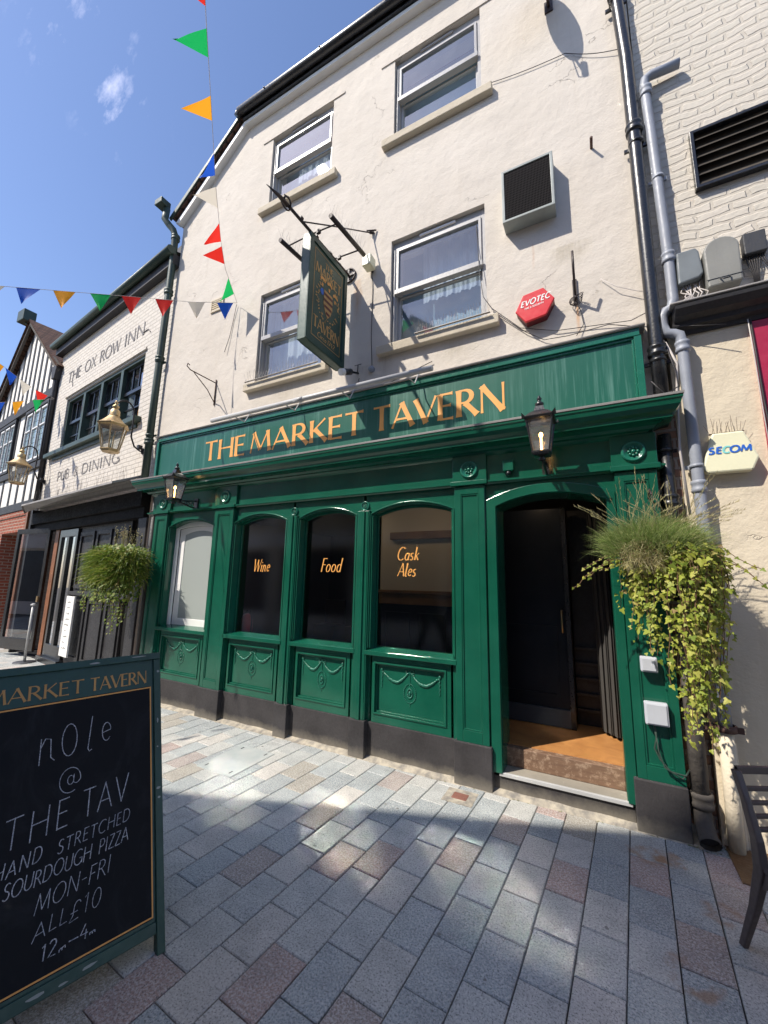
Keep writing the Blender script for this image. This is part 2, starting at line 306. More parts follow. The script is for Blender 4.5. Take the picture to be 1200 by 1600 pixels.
def foliage(name, stops, transl=.35, rough=.5):
    m = mat(name, (.1, .2, .02), rough, spec=.35); t, b = BS(m)
    g = t.nodes.new('ShaderNodeNewGeometry'); c = ramp(t, g.outputs['Random Per Island'], stops)
    lnk(t, c, b.inputs['Base Color']); tl = t.nodes.new('ShaderNodeBsdfTranslucent'); lnk(t, c, tl.inputs[0])
    mx = t.nodes.new('ShaderNodeMixShader'); mx.inputs[0].default_value = transl
    o = t.nodes['Material Output']; lnk(t, b.outputs[0], mx.inputs[1]); lnk(t, tl.outputs[0], mx.inputs[2]); lnk(t, mx.outputs[0], o.inputs[0]); return m
M['ivy'] = foliage('ivy_leaves', [(0, (.16, .22, .03)), (.35, (.30, .36, .045)), (.7, (.42, .44, .07)), (.93, (.48, .46, .12)), (1, (.30, .20, .08))])
M['ivyd'] = foliage('shrub_leaves', [(0, (.07, .13, .02)), (.4, (.15, .22, .03)), (.8, (.26, .31, .05)), (1, (.34, .30, .10))])
M['grass'] = foliage('grass_blades', [(0, (.16, .25, .06)), (.5, (.28, .37, .11)), (.85, (.42, .46, .19)), (1, (.52, .46, .26))], .45)
M['straw'] = foliage('dry_stalks', [(0, (.36, .27, .13)), (.5, (.44, .42, .20)), (1, (.55, .48, .28))], .3)
M['stem'] = mat('vine_stems', (.16, .09, .045), .8)
def cloth(name, c):
    m = mat(name, c, .6, spec=.3); t, b = BS(m); tl = t.nodes.new('ShaderNodeBsdfTranslucent'); tl.inputs[0].default_value = (*c, 1)
    mx = t.nodes.new('ShaderNodeMixShader'); mx.inputs[0].default_value = .45; o = t.nodes['Material Output']
    lnk(t, b.outputs[0], mx.inputs[1]); lnk(t, tl.outputs[0], mx.inputs[2]); lnk(t, mx.outputs[0], o.inputs[0]); return m
FL = {'red': cloth('red_flag_cloth', (.72, .03, .02)), 'green': cloth('green_flag_cloth', (.01, .42, .10)), 'orange': cloth('orange_flag_cloth', (.85, .36, .02)),
      'blue': cloth('blue_flag_cloth', (.015, .09, .50)), 'white': cloth('white_flag_cloth', (.72, .66, .55))}

# ------------------------------------------------------------------ object helpers
def tag(o, label=None, cat=None, group=None, kind=None):
    if label: o['label'] = label
    if cat: o['category'] = cat
    if group: o['group'] = group
    if kind: o['kind'] = kind
    return o
def thing(name, label, cat, loc=(0, 0, 0), rz=0, group=None):
    o = bpy.data.objects.new(name, None); COL.objects.link(o); o.location = loc; o.rotation_euler = (0, 0, rz); o.empty_display_size = .1
    return tag(o, label, cat, group)
def copy_tree(o, parent=None):
    c = o.copy(); COL.objects.link(c)
    if parent: c.parent = parent
    for ch in [x for x in bpy.data.objects if x.parent == o]: copy_tree(ch, c)
    return c

class B:
    """collects shapes into one mesh"""
    def __init__(s): s.v = []; s.f = []; s.sm = []
    def add(s, vs, fs, smooth=False):
        k = len(s.v); s.v += [tuple(p) for p in vs]; s.f += [tuple(i+k for i in f) for f in fs]; s.sm += [smooth]*len(fs); return s
    def box(s, x0, x1, y0, y1, z0, z1):
        v = [(x, y, z) for z in (z0, z1) for y in (y0, y1) for x in (x0, x1)]
        return s.add(v, [(0, 2, 3, 1), (4, 5, 7, 6), (0, 1, 5, 4), (2, 6, 7, 3), (0, 4, 6, 2), (1, 3, 7, 5)])
    def quad(s, a, b, c, d): return s.add([a, b, c, d], [(0, 1, 2, 3)])
    def prism(s, pts, y0, y1, T=None, smooth=False):
        """pts: (x,z) outline seen from the front, extruded from y0 to y1"""
        n = len(pts); T = T or (lambda x, y, z: (x, y, z))
        v = [T(x, y0, z) for x, z in pts]+[T(x, y1, z) for x, z in pts]
        f = [tuple(range(n)), tuple(range(2*n-1, n-1, -1))]+[(i, i+n, (i+1) % n+n, (i+1) % n) for i in range(n)]
        return s.add(v, f, smooth)
    def ring(s, outer, inner, y0, y1, closed=True):
        n = len(outer); v = [(x, y0, z) for x, z in outer]+[(x, y0, z) for x, z in inner]+[(x, y1, z) for x, z in outer]+[(x, y1, z) for x, z in inner]
        f = []
        for i in range(n if closed else n-1):
            j = (i+1) % n
            f += [(i, j, n+j, n+i), (2*n+i, 3*n+i, 3*n+j, 2*n+j), (i, 2*n+i, 2*n+j, j), (n+i, n+j, 3*n+j, 3*n+i)]
        if not closed: f += [(0, n, 3*n, 2*n), (n-1, 3*n-1, 4*n-1, 2*n-1)]
        return s.add(v, f)
    def tube(s, path, r, n=8, caps=True):
        P = [Vector(p) for p in path]; rs = r if isinstance(r, (list, tuple)) else [r]*len(P)
        t0 = (P[1]-P[0]).normalized(); a = t0.cross(Vector((0, 0, 1)))
        if a.length < .1: a = t0.cross(Vector((1, 0, 0)))
        a.normalize(); vs = []; k = len(P)
        for i, p in enumerate(P):
            t = (P[min(i+1, k-1)]-P[max(i-1, 0)]).normalized(); a = (a-t*a.dot(t)).normalized(); b = t.cross(a)
            for j in range(n): vs.append(p+(a*math.cos(2*math.pi*j/n)+b*math.sin(2*math.pi*j/n))*rs[i])
        f = [(i*n+j, i*n+(j+1) % n, (i+1)*n+(j+1) % n, (i+1)*n+j) for i in range(k-1) for j in range(n)]
        s.add(vs, f, True)
        if caps: s.add(vs[:n], [tuple(range(n-1, -1, -1))]); s.add(vs[-n:], [tuple(range(n))])
        return s
    def lathe(s, prof, c=(0, 0, 0), n=16, axis='z', a0=0, smooth=True):
        vs = []
        for r, h in prof:
            for j in range(n):
                a = a0+2*math.pi*j/n; p = (r*math.cos(a), r*math.sin(a), h)
                if axis == 'y': p = (p[0], p[2], p[1])
                if axis == 'x': p = (p[2], p[0], p[1])
                vs.append((c[0]+p[0], c[1]+p[1], c[2]+p[2]))
        f = [(i*n+j, i*n+(j+1) % n, (i+1)*n+(j+1) % n, (i+1)*n+j) for i in range(len(prof)-1) for j in range(n)]
        s.add(vs, f, smooth); return s
    def ball(s, c, r, n=8, sq=(1, 1, 1)):
        vs = []; m = n//2+1
        for i in range(m+1):
            th = math.pi*i/m
            for j in range(n): vs.append((c[0]+r*sq[0]*math.sin(th)*math.cos(2*math.pi*j/n), c[1]+r*sq[1]*math.sin(th)*math.sin(2*math.pi*j/n), c[2]+r*sq[2]*math.cos(th)))
        return s.add(vs, [(i*n+j, (i+1)*n+j, (i+1)*n+(j+1) % n, i*n+(j+1) % n) for i in range(m) for j in range(n)], True)
    def make(s, name, m, parent=None, bevel=0, fix=True, sub=0):
        me = bpy.data.meshes.new(name); me.from_pydata(s.v, [], s.f); me.polygons.foreach_set('use_smooth', s.sm); me.update()
        if fix:
            bm = bmesh.new(); bm.from_mesh(me); bmesh.ops.remove_doubles(bm, verts=bm.verts, dist=1e-6); bmesh.ops.recalc_face_normals(bm, faces=bm.faces); bm.to_mesh(me); bm.free()
        me.materials.append(M[m] if isinstance(m, str) else m)
        o = bpy.data.objects.new(name, me); COL.objects.link(o)
        if parent: o.parent = parent
        if bevel:
            md = o.modifiers.new('b', 'BEVEL'); md.width = bevel; md.segments = 2; md.limit_method = 'ANGLE'; md.angle_limit = R(40)
        return o

def arc(cx, cy, rx, ry, a0, a1, n=12): return [(cx+rx*math.cos(R(a0+(a1-a0)*i/n)), cy+ry*math.sin(R(a0+(a1-a0)*i/n))) for i in range(n+1)]
def seg_arch(x0, x1, zs, zt, n=14, inset=0):
    """points of a segmental arch from (x0,zs) over the crown to (x1,zs)"""
    w = (x1-x0)/2; h = zt-zs; r = (w*w+h*h)/(2*h); cx = (x0+x1)/2; cz = zt-r; a = math.asin(min(1, w/r))
    return [(cx-r*math.sin(a*(1-2*i/n)), cz+r*math.cos(a*(1-2*i/n))) for i in range(n+1)]

# ------------------------------------------------------------------ lettering: stroke skeletons, T thick, t thin
GL = {
 'A': (.86, [([(0, 0), (.40, 1)], 't'), ([(.38, 1), (.84, 0)], 'T'), ([(.17, .34), (.68, .34)], 't')]),
 'B': (.66, [([(.08, 0), (.08, 1)], 'T'), ([(.08, 1), (.3, 1)]+arc(.3, .77, .24, .23, 90, -90, 8)+[(.08, .54)], 't'), ([(.3, .54)]+arc(.32, .27, .28, .27, 90, -90, 8)+[(.08, 0)], 't')]),
 'C': (.86, [(arc(.5, .5, .46, .5, 50, 310, 20), 'm')]),
 'D': (.88, [([(.08, 0), (.08, 1)], 'T'), ([(.08, .98)]+arc(.34, .5, .46, .49, 90, -90, 14)+[(.08, .01)], 'm')]),
 'E': (.60, [([(.08, 0), (.08, 1)], 'T'), ([(.08, .975), (.54, .975)], 't'), ([(.08, .53), (.48, .53)], 't'), ([(.08, .025), (.56, .025)], 't')]),
 'F': (.56, [([(.08, 0), (.08, 1)], 'T'), ([(.08, .975), (.54, .975)], 't'), ([(.08, .52), (.46, .52)], 't')]),
 'G': (.90, [(arc(.5, .5, .46, .5, 50, 330, 20), 'm'), ([(.86, .06), (.86, .42), (.6, .42)], 't')]),
 'H': (.86, [([(.08, 0), (.08, 1)], 'T'), ([(.78, 0), (.78, 1)], 'T'), ([(.08, .53), (.78, .53)], 't')]),
 'I': (.26, [([(.1, 0), (.1, 1)], 'T')]),
 'K': (.74, [([(.08, 0), (.08, 1)], 'T'), ([(.66, 1), (.1, .47)], 't'), ([(.24, .58), (.74, 0)], 'T')]),
 'L': (.56, [([(.08, 0), (.08, 1)], 'T'), ([(.08, .025), (.56, .025)], 't')]),
 'M': (1.06, [([(.02, 0), (.16, 1)], 't'), ([(.15, 1), (.52, .12)], 'T'), ([(.52, .12), (.88, 1)], 't'), ([(.87, 1), (1.0, 0)], 'T')]),
 'N': (.90, [([(.08, 0), (.08, 1)], 't'), ([(.08, 1), (.78, .0)], 'T'), ([(.80, 0), (.80, 1)], 't')]),
 'O': (1.0, [(arc(.5, .5, .45, .5, 90, 450, 26), 'm')]),
 'P': (.64, [([(.08, 0), (.08, 1)], 'T'), ([(.08, .975), (.28, .975)]+arc(.3, .72, .28, .255, 90, -90, 10)+[(.08, .465)], 'm')]),
 'R': (.72, [([(.08, 0), (.08, 1)], 'T'), ([(.08, .975), (.26, .975)]+arc(.28, .74, .26, .235, 90, -90, 10)+[(.08, .505)], 'm'), ([(.30, .5), (.72, 0)], 'T')]),
 'S': (.60, [(arc(.30, .76, .23, .23, 35, 255, 10)+arc(.28, .25, .26, .25, 75, -150, 12), 'm')]),
 'T': (.74, [([(.36, 0), (.36, 1)], 'T'), ([(0, .975), (.72, .975)], 't')]),
 'U': (.80, [([(.08, 1), (.08, .3)]+arc(.40, .3, .32, .3, 180, 360, 12)+[(.72, 1)], 'm')]),
 'V': (.80, [([(0, 1), (.42, 0)], 'T'), ([(.40, 0), (.80, 1)], 't')]),
 'W': (1.2, [([(0, 1), (.34, 0)], 'T'), ([(.33, 0), (.62, .96)], 't'), ([(.60, .96), (.90, 0)], 'T'), ([(.88, 0), (1.18, 1)], 't')]),
 'X': (.76, [([(.02, 1), (.72, 0)], 'T'), ([(.0, 0), (.70, 1)], 't')]),
 'Z': (.66, [([(.04, .975), (.6, .975)], 't'), ([(.6, .97), (.04, .03)], 'T'), ([(.04, .025), (.64, .025)], 't')]),
 '0': (.66, [(arc(.3, .5, .27, .5, 90, 450, 22), 'm')]),
 '1': (.34, [([(.0, .82), (.18, 1), (.18, 0)], 'T')]),
 '2': (.66, [(arc(.28, .74, .24, .25, 165, -35, 10)+[(.04, .02), (.58, .02)], 'm')]),
 '4': (.66, [([(.34, 1), (.02, .36), (.6, .36)], 't'), ([(.44, .62), (.42, 0)], 'T')]),
 '7': (.6, [([(.02, .97), (.54, .97), (.2, 0)], 'T')]),
 '-': (.5, [([(.04, .45), (.42, .45)], 't')]),
 '&': (.80, [([(.72, 0), (.2, .68)]+arc(.33, .82, .16, .17, 215, -30, 8)+[(.12, .36)]+arc(.30, .22, .24, .22, 150, 330, 8)+[(.66, .46)], 'm')]),
 '@': (1.0, [(arc(.5, .45, .13, .18, 60, 400, 12)+[(.64, .66), (.62, .36)]+arc(.74, .38, .12, .1, 190, 320, 5)+arc(.48, .45, .44, .5, -5, 300, 22), 'm')]),
 'P£': (.7, [(arc(.42, .74, .2, .24, 20, 180, 8)+[(.22, .3), (.04, .02), (.6, .06)], 'm'), ([(.04, .45), (.5, .45)], 't')]),
 'a': (.58, [(arc(.26, .27, .22, .27, 60, 330, 12), 'm'), ([(.48, .54), (.46, 0)], 'T')]),
 'c': (.5, [(arc(.27, .27, .23, .27, 45, 315, 12), 'm')]),
 'd': (.62, [(arc(.27, .27, .23, .27, 50, 320, 12), 'm'), ([(.50, 1), (.48, 0)], 'T')]),
 'e': (.54, [([(.05, .28), (.46, .34)]+arc(.27, .30, .21, .26, 20, 320, 14), 'm')]),
 'i': (.24, [([(.08, .54), (.08, 0)], 'T'), ([(.09, .70), (.11, .76)], 'T')]),
 'k': (.56, [([(.08, 0), (.08, 1)], 'T'), ([(.48, .54), (.1, .25)], 't'), ([(.2, .32), (.5, 0)], 'T')]),
 'l': (.26, [([(.08, 1), (.08, .08), (.14, 0), (.22, .04)], 'T')]),
 'm': (.86, [([(.06, 0), (.06, .54)], 'T'), ([(.06, .4), (.2, .54), (.34, .48), (.36, 0)], 'm'), ([(.36, .4), (.5, .54), (.66, .48), (.68, 0)], 'm')]),
 'n': (.60, [([(.06, -.02), (.08, .54)], 'T'), ([(.08, .34), (.22, .53), (.40, .50), (.43, .1), (.56, .02)], 'm')]),
 'o': (.60, [(arc(.27, .27, .24, .27, 90, 450, 18), 'm')]),
 'r': (.42, [([(.08, 0), (.08, .54)], 'T'), ([(.08, .36), (.2, .52), (.36, .5)], 'm')]),
 's': (.44, [(arc(.20, .40, .14, .14, 40, 250, 8)+arc(.18, .14, .16, .14, 70, -150, 8), 'm')]),
}
def text(b, s, T, h, thick, thin, width=None, slant=0., gap=.12, flare=.35, jit=0., wob=0., depth=.002, space=.36, rnd=None):
    """strokes as thin raised ribbons. T maps (x,z,d) in the plane of writing to space; h cap height; width fits the string"""
    rnd = rnd or random.Random(3); adv = []; x = 0; out = []
    i = 0
    while i < len(s):
        ch = s[i]
        if ch == '£': ch = 'P£'
        if ch == ' ': x += space; i += 1; continue
        a, st = GL[ch]; out.append((x, st)); x += a+gap; i += 1
    x -= gap; sx = (width/x) if width else h
    k = 0
    for ox, st in out:
        jy = rnd.uniform(-jit, jit); jr = rnd.uniform(-wob, wob)
        for pts, cl in st:
            w = {'T': thick, 't': thin, 'm': (thick+thin)/2}[cl]
            P = [((ox+p[0])*sx+p[1]*h*slant, p[1]*h+jy*h+(p[0])*sx*jr) for p in pts]
            # densify straight strokes for flared ends
            if len(P) == 2: P = [(P[0][0]+(P[1][0]-P[0][0])*q, P[0][1]+(P[1][1]-P[0][1])*q) for q in (0, .12, .3, .5, .7, .88, 1)]
            n = len(P); L = []; Rr = []
            for j in range(n):
                a_, c_ = P[max(0, j-1)], P[min(n-1, j+1)]; dx, dy = c_[0]-a_[0], c_[1]-a_[1]; l = math.hypot(dx, dy) or 1
                if j == 0 and math.dist(P[0], P[-1]) < 1e-4: a_ = P[-2]; dx, dy = c_[0]-a_[0], c_[1]-a_[1]; l = math.hypot(dx, dy)
                if j == n-1 and math.dist(P[0], P[-1]) < 1e-4: c_ = P[1]; dx, dy = c_[0]-a_[0], c_[1]-a_[1]; l = math.hypot(dx, dy)
                q = abs(2*j/(n-1)-1); ww = w
                if cl == 'm' and thick > thin*1.2: ww = thin+(thick-thin)*abs(dy)/l
                ww *= 1+(flare*q**3 if n <= 7 else 0)
                if len(pts) == 2 and cl == 't' and abs(dx) > abs(dy)*3: ww *= 1+flare*1.2*(j/(n-1))**3
                L.append((P[j][0]-dy/l*ww/2, P[j][1]+dx/l*ww/2)); Rr.append((P[j][0]+dy/l*ww/2, P[j][1]-dx/l*ww/2))
            k += 1; d = depth+k % 5*.0002
            vs = [T(x_, z_, d) for x_, z_ in L]+[T(x_, z_, d) for x_, z_ in Rr]
            b.add(vs, [(j, n+j, n+j+1, j+1) for j in range(n-1)])
    return b

# ================================================================== SETTING: ground and paving
o = B().add([(-60, -60, -.03), (60, -60, -.03), (60, 60, -.03), (-60, 60, -.03)], [(0, 1, 2, 3)]).make('ground', 'joint'); tag(o, 'dark ground beneath the street paving', 'ground', kind='structure')
pv = B(); rp = random.Random(5)
dirv = Vector((.066, 1)).normalized(); perp = Vector((1, -.066)).normalized()
x = -17.0; row = 0
while x < 3.6:
    y = -8 - .145*(row % 2) - rp.uniform(-.012, .012); w = .192
    while y < 1.5:
        L = .29+rp.uniform(-.002, .002)
        g = rp.uniform(.0018, .0032); z = rp.uniform(-.0012, .0012); e = .004
        c = []; tl = [rp.uniform(-.0008, .0008) for _ in range(4)]
        for (a, bb) in ((g, g), (w-g, g), (w-g, L-g), (g, L-g)): c.append(perp*(x+a)+dirv*(y+bb))
        ins = []
        for (a, bb) in ((g+e, g+e), (w-g-e, g+e), (w-g-e, L-g-e), (g+e, L-g-e)): ins.append(perp*(x+a)+dirv*(y+bb))
        vs = [(p.x, p.y, z-.016) for p in c]+[(p.x, p.y, z-.004) for p in c]+[(p.x, p.y, z+tl[i]) for i, p in enumerate(ins)]
        pv.add(vs, [(8, 9, 10, 11)]+[(i, (i+1) % 4, (i+1) % 4+4, i+4) for i in range(4)]+[(i+4, (i+1) % 4+4, (i+1) % 4+8, i+8) for i in range(4)])
        y += L
    x += w; row += 1
o = pv.make('street_paving', 'paving', fix=False); tag(o, 'grey granite slabs with odd pink and brown stones laid in rows', 'paving', kind='structure')
# sandy mortar fillet at the foot of the shopfront
mb = B(); n = 150; vs = []
for i in range(n+1):
    xx = -5.6+6.1*i/n; vs += [(xx, -.046-.004*math.sin(i*.9)-.003*math.sin(i*2.3), -.002), (xx, .06, .034+.004*math.sin(i*.7))]
mb.add(vs, [(2*i, 2*i+2, 2*i+3, 2*i+1) for i in range(n)]); o = mb.make('mortar_strip', 'mortar'); tag(o, 'pale sandy mortar along the foot of the green shopfront', 'mortar', kind='structure')
mh = B().box(-3.15, -2.74, -.86, -.345, -.01, .0045)
o = mh.make('manhole_cover', 'plate', bevel=.003); tag(o, 'ribbed pale grey rectangular cover set in the sunlit paving', 'manhole cover')
kh = B()
for kx, ky in ((-3.09, -.40), (-2.80, -.40), (-3.09, -.80), (-2.80, -.80)): kh.box(kx-.006, kx+.006, ky-.02, ky+.02, .0046, .0056)
kh.make('keyhole', 'dark', o)
o = B().box(-1.083, -.968, -.25, -.155, -.01, .005).make('drain_cover', 'brown', bevel=.003); tag(o, 'small rust brown square cover in the paving near the doorstep', 'drain cover')
o = B().box(-1.14, -.91, -.31, -.10, -.01, .0028).make('mortar_patch', 'mortar'); tag(o, 'sandy mortar patch round the small brown cover', 'mortar', kind='structure')
# gravel-like brick strip at far left foot
o = B().box(-5.75, -5.15, -.28, -.02, -.01, .004).make('brick_strip', 'rbrick'); tag(o, 'small red brick setts at the corner of the shopfront', 'brick setts', kind='structure')

gm = B(); rg = random.Random(77)
for k in range(46):
    gx_, gy_ = rg.uniform(-4.5, 1.0), rg.uniform(-2.9, -.1); r_ = rg.uniform(.006, .014); n_ = 8
    gm.add([(gx_+r_*rg.uniform(.6, 1.1)*math.cos(q*2*math.pi/n_), gy_+r_*rg.uniform(.6, 1.1)*math.sin(q*2*math.pi/n_), .0022) for q in range(n_)], [tuple(range(n_))])
o = gm.make('gum_spots', mat('old_gum', (.20, .195, .18), .9), fix=False); tag(o, 'old chewing gum and grit spots scattered on the paving', 'gum spots', kind='stuff')
wd = B()
for k in range(90):
    xx = rg.choice((rg.uniform(-5.5, .45), rg.uniform(.40, .62))); bl = Vector((xx, -.04 if xx < .43 else rg.uniform(-.06, .06), 0))
    for q in range(3):
        d = Vector((rg.uniform(-1, 1), rg.uniform(-1, .1), rg.uniform(.1, .7))).normalized()*rg.uniform(.006, .020); sdv = Vector((d.y, -d.x, 0)).normalized()*.004
        wd.add([bl-sdv, bl+sdv, bl+d], [(0, 1, 2)])
o = wd.make('kerb_weeds', 'ivyd', fix=False); tag(o, 'tiny weeds and dead leaves along the foot of the plinth', 'weeds', kind='stuff')

# ================================================================== THE TAVERN
TV = thing('tavern', 'cream rendered pub with dark green shopfront and gold lettering', 'pub')
YW = .10
# --- rendered wall with four window openings
XS = [-5.79, -3.86, -2.78, -1.86, -.80, .55]; ZS = [2.9, 4.13, 5.42, 6.83, 8.0, 8.55]
b = B(); holes = {(1, 1), (3, 1), (1, 3), (3, 3)}
for i in range(5):
    for j in range(5):
        if (i, j) in holes or (i == 0 and j >= 3): continue
        x0, x1, z0, z1 = XS[i], XS[i+1], ZS[j], ZS[j+1]
        b.quad((x0, YW, z0), (x1, YW, z0), (x1, YW, z1), (x0, YW, z1))
b.add([(-5.79, YW, 6.83), (-3.86, YW, 6.83), (-3.86, YW, 8.0), (-3.86, YW, 8.55), (-4.41, YW, 8.55), (-5.79, YW, 7.45)], [tuple(range(6))])
for i, j in holes:
    x0, x1, z0, z1 = XS[i], XS[i+1], ZS[j], ZS[j+1]; yb = .42
    b.quad((x0, YW, z0), (x0, yb, z0), (x0, yb, z1), (x0, YW, z1)); b.quad((x1, YW, z0), (x1, yb, z0), (x1, yb, z1), (x1, YW, z1))
    b.quad((x0, YW, z1), (x0, yb, z1), (x1, yb, z1), (x1, YW, z1)); b.quad((x0, YW, z0), (x0, yb, z0), (x1, yb, z0), (x1, YW, z0))
b.quad((-5.79, YW, 0), (-5.79, 6, 0), (-5.79, 6, 7.45), (-5.79, YW, 7.45)); b.quad((.55, YW, 0), (.55, 6, 0), (.55, 6, 8.55), (.55, YW, 8.55))
b.quad((-5.79, 6, 0), (.55, 6, 0), (.55, 6, 8.55), (-5.79, 6, 7.45))
b.quad((-5.79, YW, 2.9), (.55, YW, 2.9), (.55, .42, 2.9), (-5.79, .42, 2.9))
b.make('wall', 'stucco', TV)
# --- roof, verge and gutter
b = B(); T = [(-5.9, 7.44), (-4.43, 8.61), (.62, 8.61), (.62, 8.72), (-4.47, 8.72), (-5.98, 7.52)]
b.prism(T, -.02, 6.0); b.quad((-4.45, -.02, 8.72), (.62, -.02, 8.72), (.62, 3.2, 11.0), (-4.45, 3.2, 11.0)); b.make('roof', 'tile', TV)
b = B(); b.tube([(-4.46, -.07, 8.66), (.62, -.07, 8.66)], .062, 10); b.tube([(-4.46, -.07, 8.66), (-4.50, -.07, 8.60)], .05, 8)
b.box(-4.44, .62, -.02, .02, 8.57, 8.67)
for gx in (-3.9, -2.9, -1.9, -.9, .1): b.tube([(gx, -.135, 8.66), (gx+.02, -.135, 8.66)], .012, 5)
b.make('gutter', 'black', TV, bevel=.004)
b = B().prism([(-5.88, 7.40), (-4.43, 8.555), (.62, 8.555), (.62, 8.50), (-4.40, 8.50), (-5.80, 7.36)], .012, .0999); b.make('eaves_board', 'white', TV)
b = B().prism([(-5.95, 7.44), (-4.46, 8.63), (-4.44, 8.70), (-5.99, 7.50)], -.045, -.021); b.make('verge_board', 'pipegreen', TV)
# --- ghost interiors behind the upper windows
def sash(x0, x1, z0, z1, kind):
    zm = (z0+z1)/2+.0; yf = .15
    w = thing('sash_window', None, None, (0, 0, 0)); w.parent = TV; del_keys = None
    b = B(); fw_ = .048
    b.ring([(x0+.002, z0), (x1-.002, z0), (x1-.002, z1-.002), (x0+.002, z1-.002)], [(x0+fw_, z0+fw_), (x1-fw_, z0+fw_), (x1-fw_, z1-.10), (x0+fw_, z1-.10)], yf, yf+.10)
    b.tube([(x0+fw_*.55, yf-.008, z0+.01), (x0+fw_*.55, yf-.008, z1-.10)], .014, 6); b.make('frame', 'upvc', w, bevel=.004)
    a0, a1 = x0+fw_, x1-fw_
    b = B().ring([(a0, zm-.03), (a1, zm-.03), (a1, z1-.10), (a0, z1-.10)], [(a0+.028, zm+.012), (a1-.028, zm+.012), (a1-.028, z1-.130), (a0+.028, z1-.130)], yf-.015, yf+.035)
    b.box(a0-.01, a1+.01, yf-.035, yf-.016, zm-.035, zm+.022)
    b.make('upper_sash', 'upvc', w, bevel=.003)
    b = B().ring([(a0, z0+fw_), (a1, z0+fw_), (a1, zm-.031), (a0, zm-.031)], [(a0+.032, z0+fw_+.035), (a1-.032, z0+fw_+.035), (a1-.032, zm-.05), (a0+.032, zm-.05)], yf+.045, yf+.085); b.make('lower_sash', 'upvc', w, bevel=.003)
    B().quad((a0+.03, yf+.01, zm+.01), (a1-.03, yf+.01, zm+.01), (a1-.03, yf+.01, z1-.12), (a0+.03, yf+.01, z1-.12)).make('upper_pane', 'upglass', w, fix=False)
    B().quad((a0+.035, yf+.065, z0+fw_+.04), (a1-.035, yf+.065, z0+fw_+.04), (a1-.035, yf+.065, zm-.04), (a0+.035, yf+.065, zm-.04)).make('lower_pane', 'upglass', w, fix=False)
    B().box(x0+.33, x1-.32, yf-.02, yf-.001, z1-.045, z1-.022).make('trickle_vent', 'white' if z0 < 5 else 'upvc', w, bevel=.002)
    # backing sheet coloured like reflected sky, and curtain in front of it
    b = B().box(x0-.1, x1+.1, yf+.34, yf+.35, z0-.1, z1+.1); b.make('blind', 'blindback', w)
    bb = B(); n = 60; vs = []
    c0, c1 = (x0+.02, x1-.02) if kind != 'half' else (x0+.28, x1-.12)
    zt, zb = (z1, z0) if kind in ('net', 'full') else (z1, zm-.05)
    if kind == 'blind': zt, zb = zm-.13, z0
    for i in range(n+1):
        xx = c0+(c1-c0)*i/n; yy = yf+.22+.012*math.sin(i*.55)+.008*math.sin(i*1.3+1)
        vs += [(xx, yy, zb), (xx, yy, zt)]
    bb.add(vs, [(2*i, 2*i+2, 2*i+3, 2*i+1) for i in range(n)], True).make('curtain', 'blind' if kind == 'blind' else 'net', w)
    # stone sill
    B().box(x0-.13, x1+.12, .028, YW+.001, z0-.125, z0-.025).box(x0+.001, x1-.001, YW, yf+.02, z0-.06, z0+.004).make('sill', 'sill', w, bevel=.008)
    return w
for (a, c, d, e, k) in ((-1.86, -.80, 4.13, 5.42, 'half'), (-3.86, -2.78, 4.13, 5.42, 'net'), (-1.86, -.80, 6.83, 8.0, 'blind'), (-3.86, -2.78, 6.83, 8.0, 'half')): sash(a, c, d, e, k)
# small lintel strips cut in the render
b = B(); 
for x0, x1 in ((-4.05, -2.6), (-2.05, -.62)): b.box(x0, x1, YW-.012, YW+.01, 8.005, 8.035)
b.make('drip_mould', 'stucco', TV)

# --- shopfront
SF = thing('shopfront', None, None); SF.parent = TV
ZP = .31
def obj_(b, n, m, p=None, bv=.004): return b.make(n, m, p or SF, bevel=bv)
# plinth
b = B(); b.box(-5.62, -.84, .03, .20, -.02, ZP)
obj_(b, 'plinth', 'char', bv=.006)
for x0, x1 in ((-5.49, -5.18), (-4.27, -3.90), (-3.07, -2.90), (-2.15, -1.98), (-1.13, -.82), (.13, .43)):
    obj_(B().box(x0, x1, -.03, .15, -.02, ZP+.012), 'plinth_block', 'char', bv=.007)
# pilasters with sunk panels
def pilaster(x0, x1, zb, zt, panel=True, y=-.012):
    b = B(); b.box(x0, x1, y+.014, .10, zb, zt)
    if panel:
        e = .055; b.box(x0, x0+e, y, y+.014, zb, zt); b.box(x1-e, x1, y, y+.014, zb, zt)
        b.box(x0+e, x1-e, y, y+.014, zb, zb+.09); b.box(x0+e, x1-e, y, y+.014, zt-.07, zt)
        b.ring([(x0+e, zb+.09), (x1-e, zb+.09), (x1-e, zt-.07), (x0+e, zt-.07)], [(x0+e+.013, zb+.103), (x1-e-.013, zb+.103), (x1-e-.013, zt-.083), (x0+e+.013, zt-.083)], y+.005, y+.0139)
    else:
        b.box(x0+.012, x1-.012, y+.002, y+.014, zb, zt); xm = (x0+x1)/2
        b.box(x0, x0+.012, y+.007, y+.014, zb, zt); b.box(x1-.012, x1, y+.007, y+.014, zb, zt)
        b.box(xm-.022, xm+.022, y-.012, y+.002, zb, zt)
    obj_(b, 'pilaster', 'green', bv=.003)
for x0, x1, pn in ((-5.47, -5.20, 1), (-4.25, -3.92, 1), (-3.055, -2.92, 0), (-2.135, -1.995, 0), (-1.11, -.84, 1), (.155, .425, 1)):
    pilaster(x0, x1, ZP+.012, 2.445 if pn else 2.29, pn)
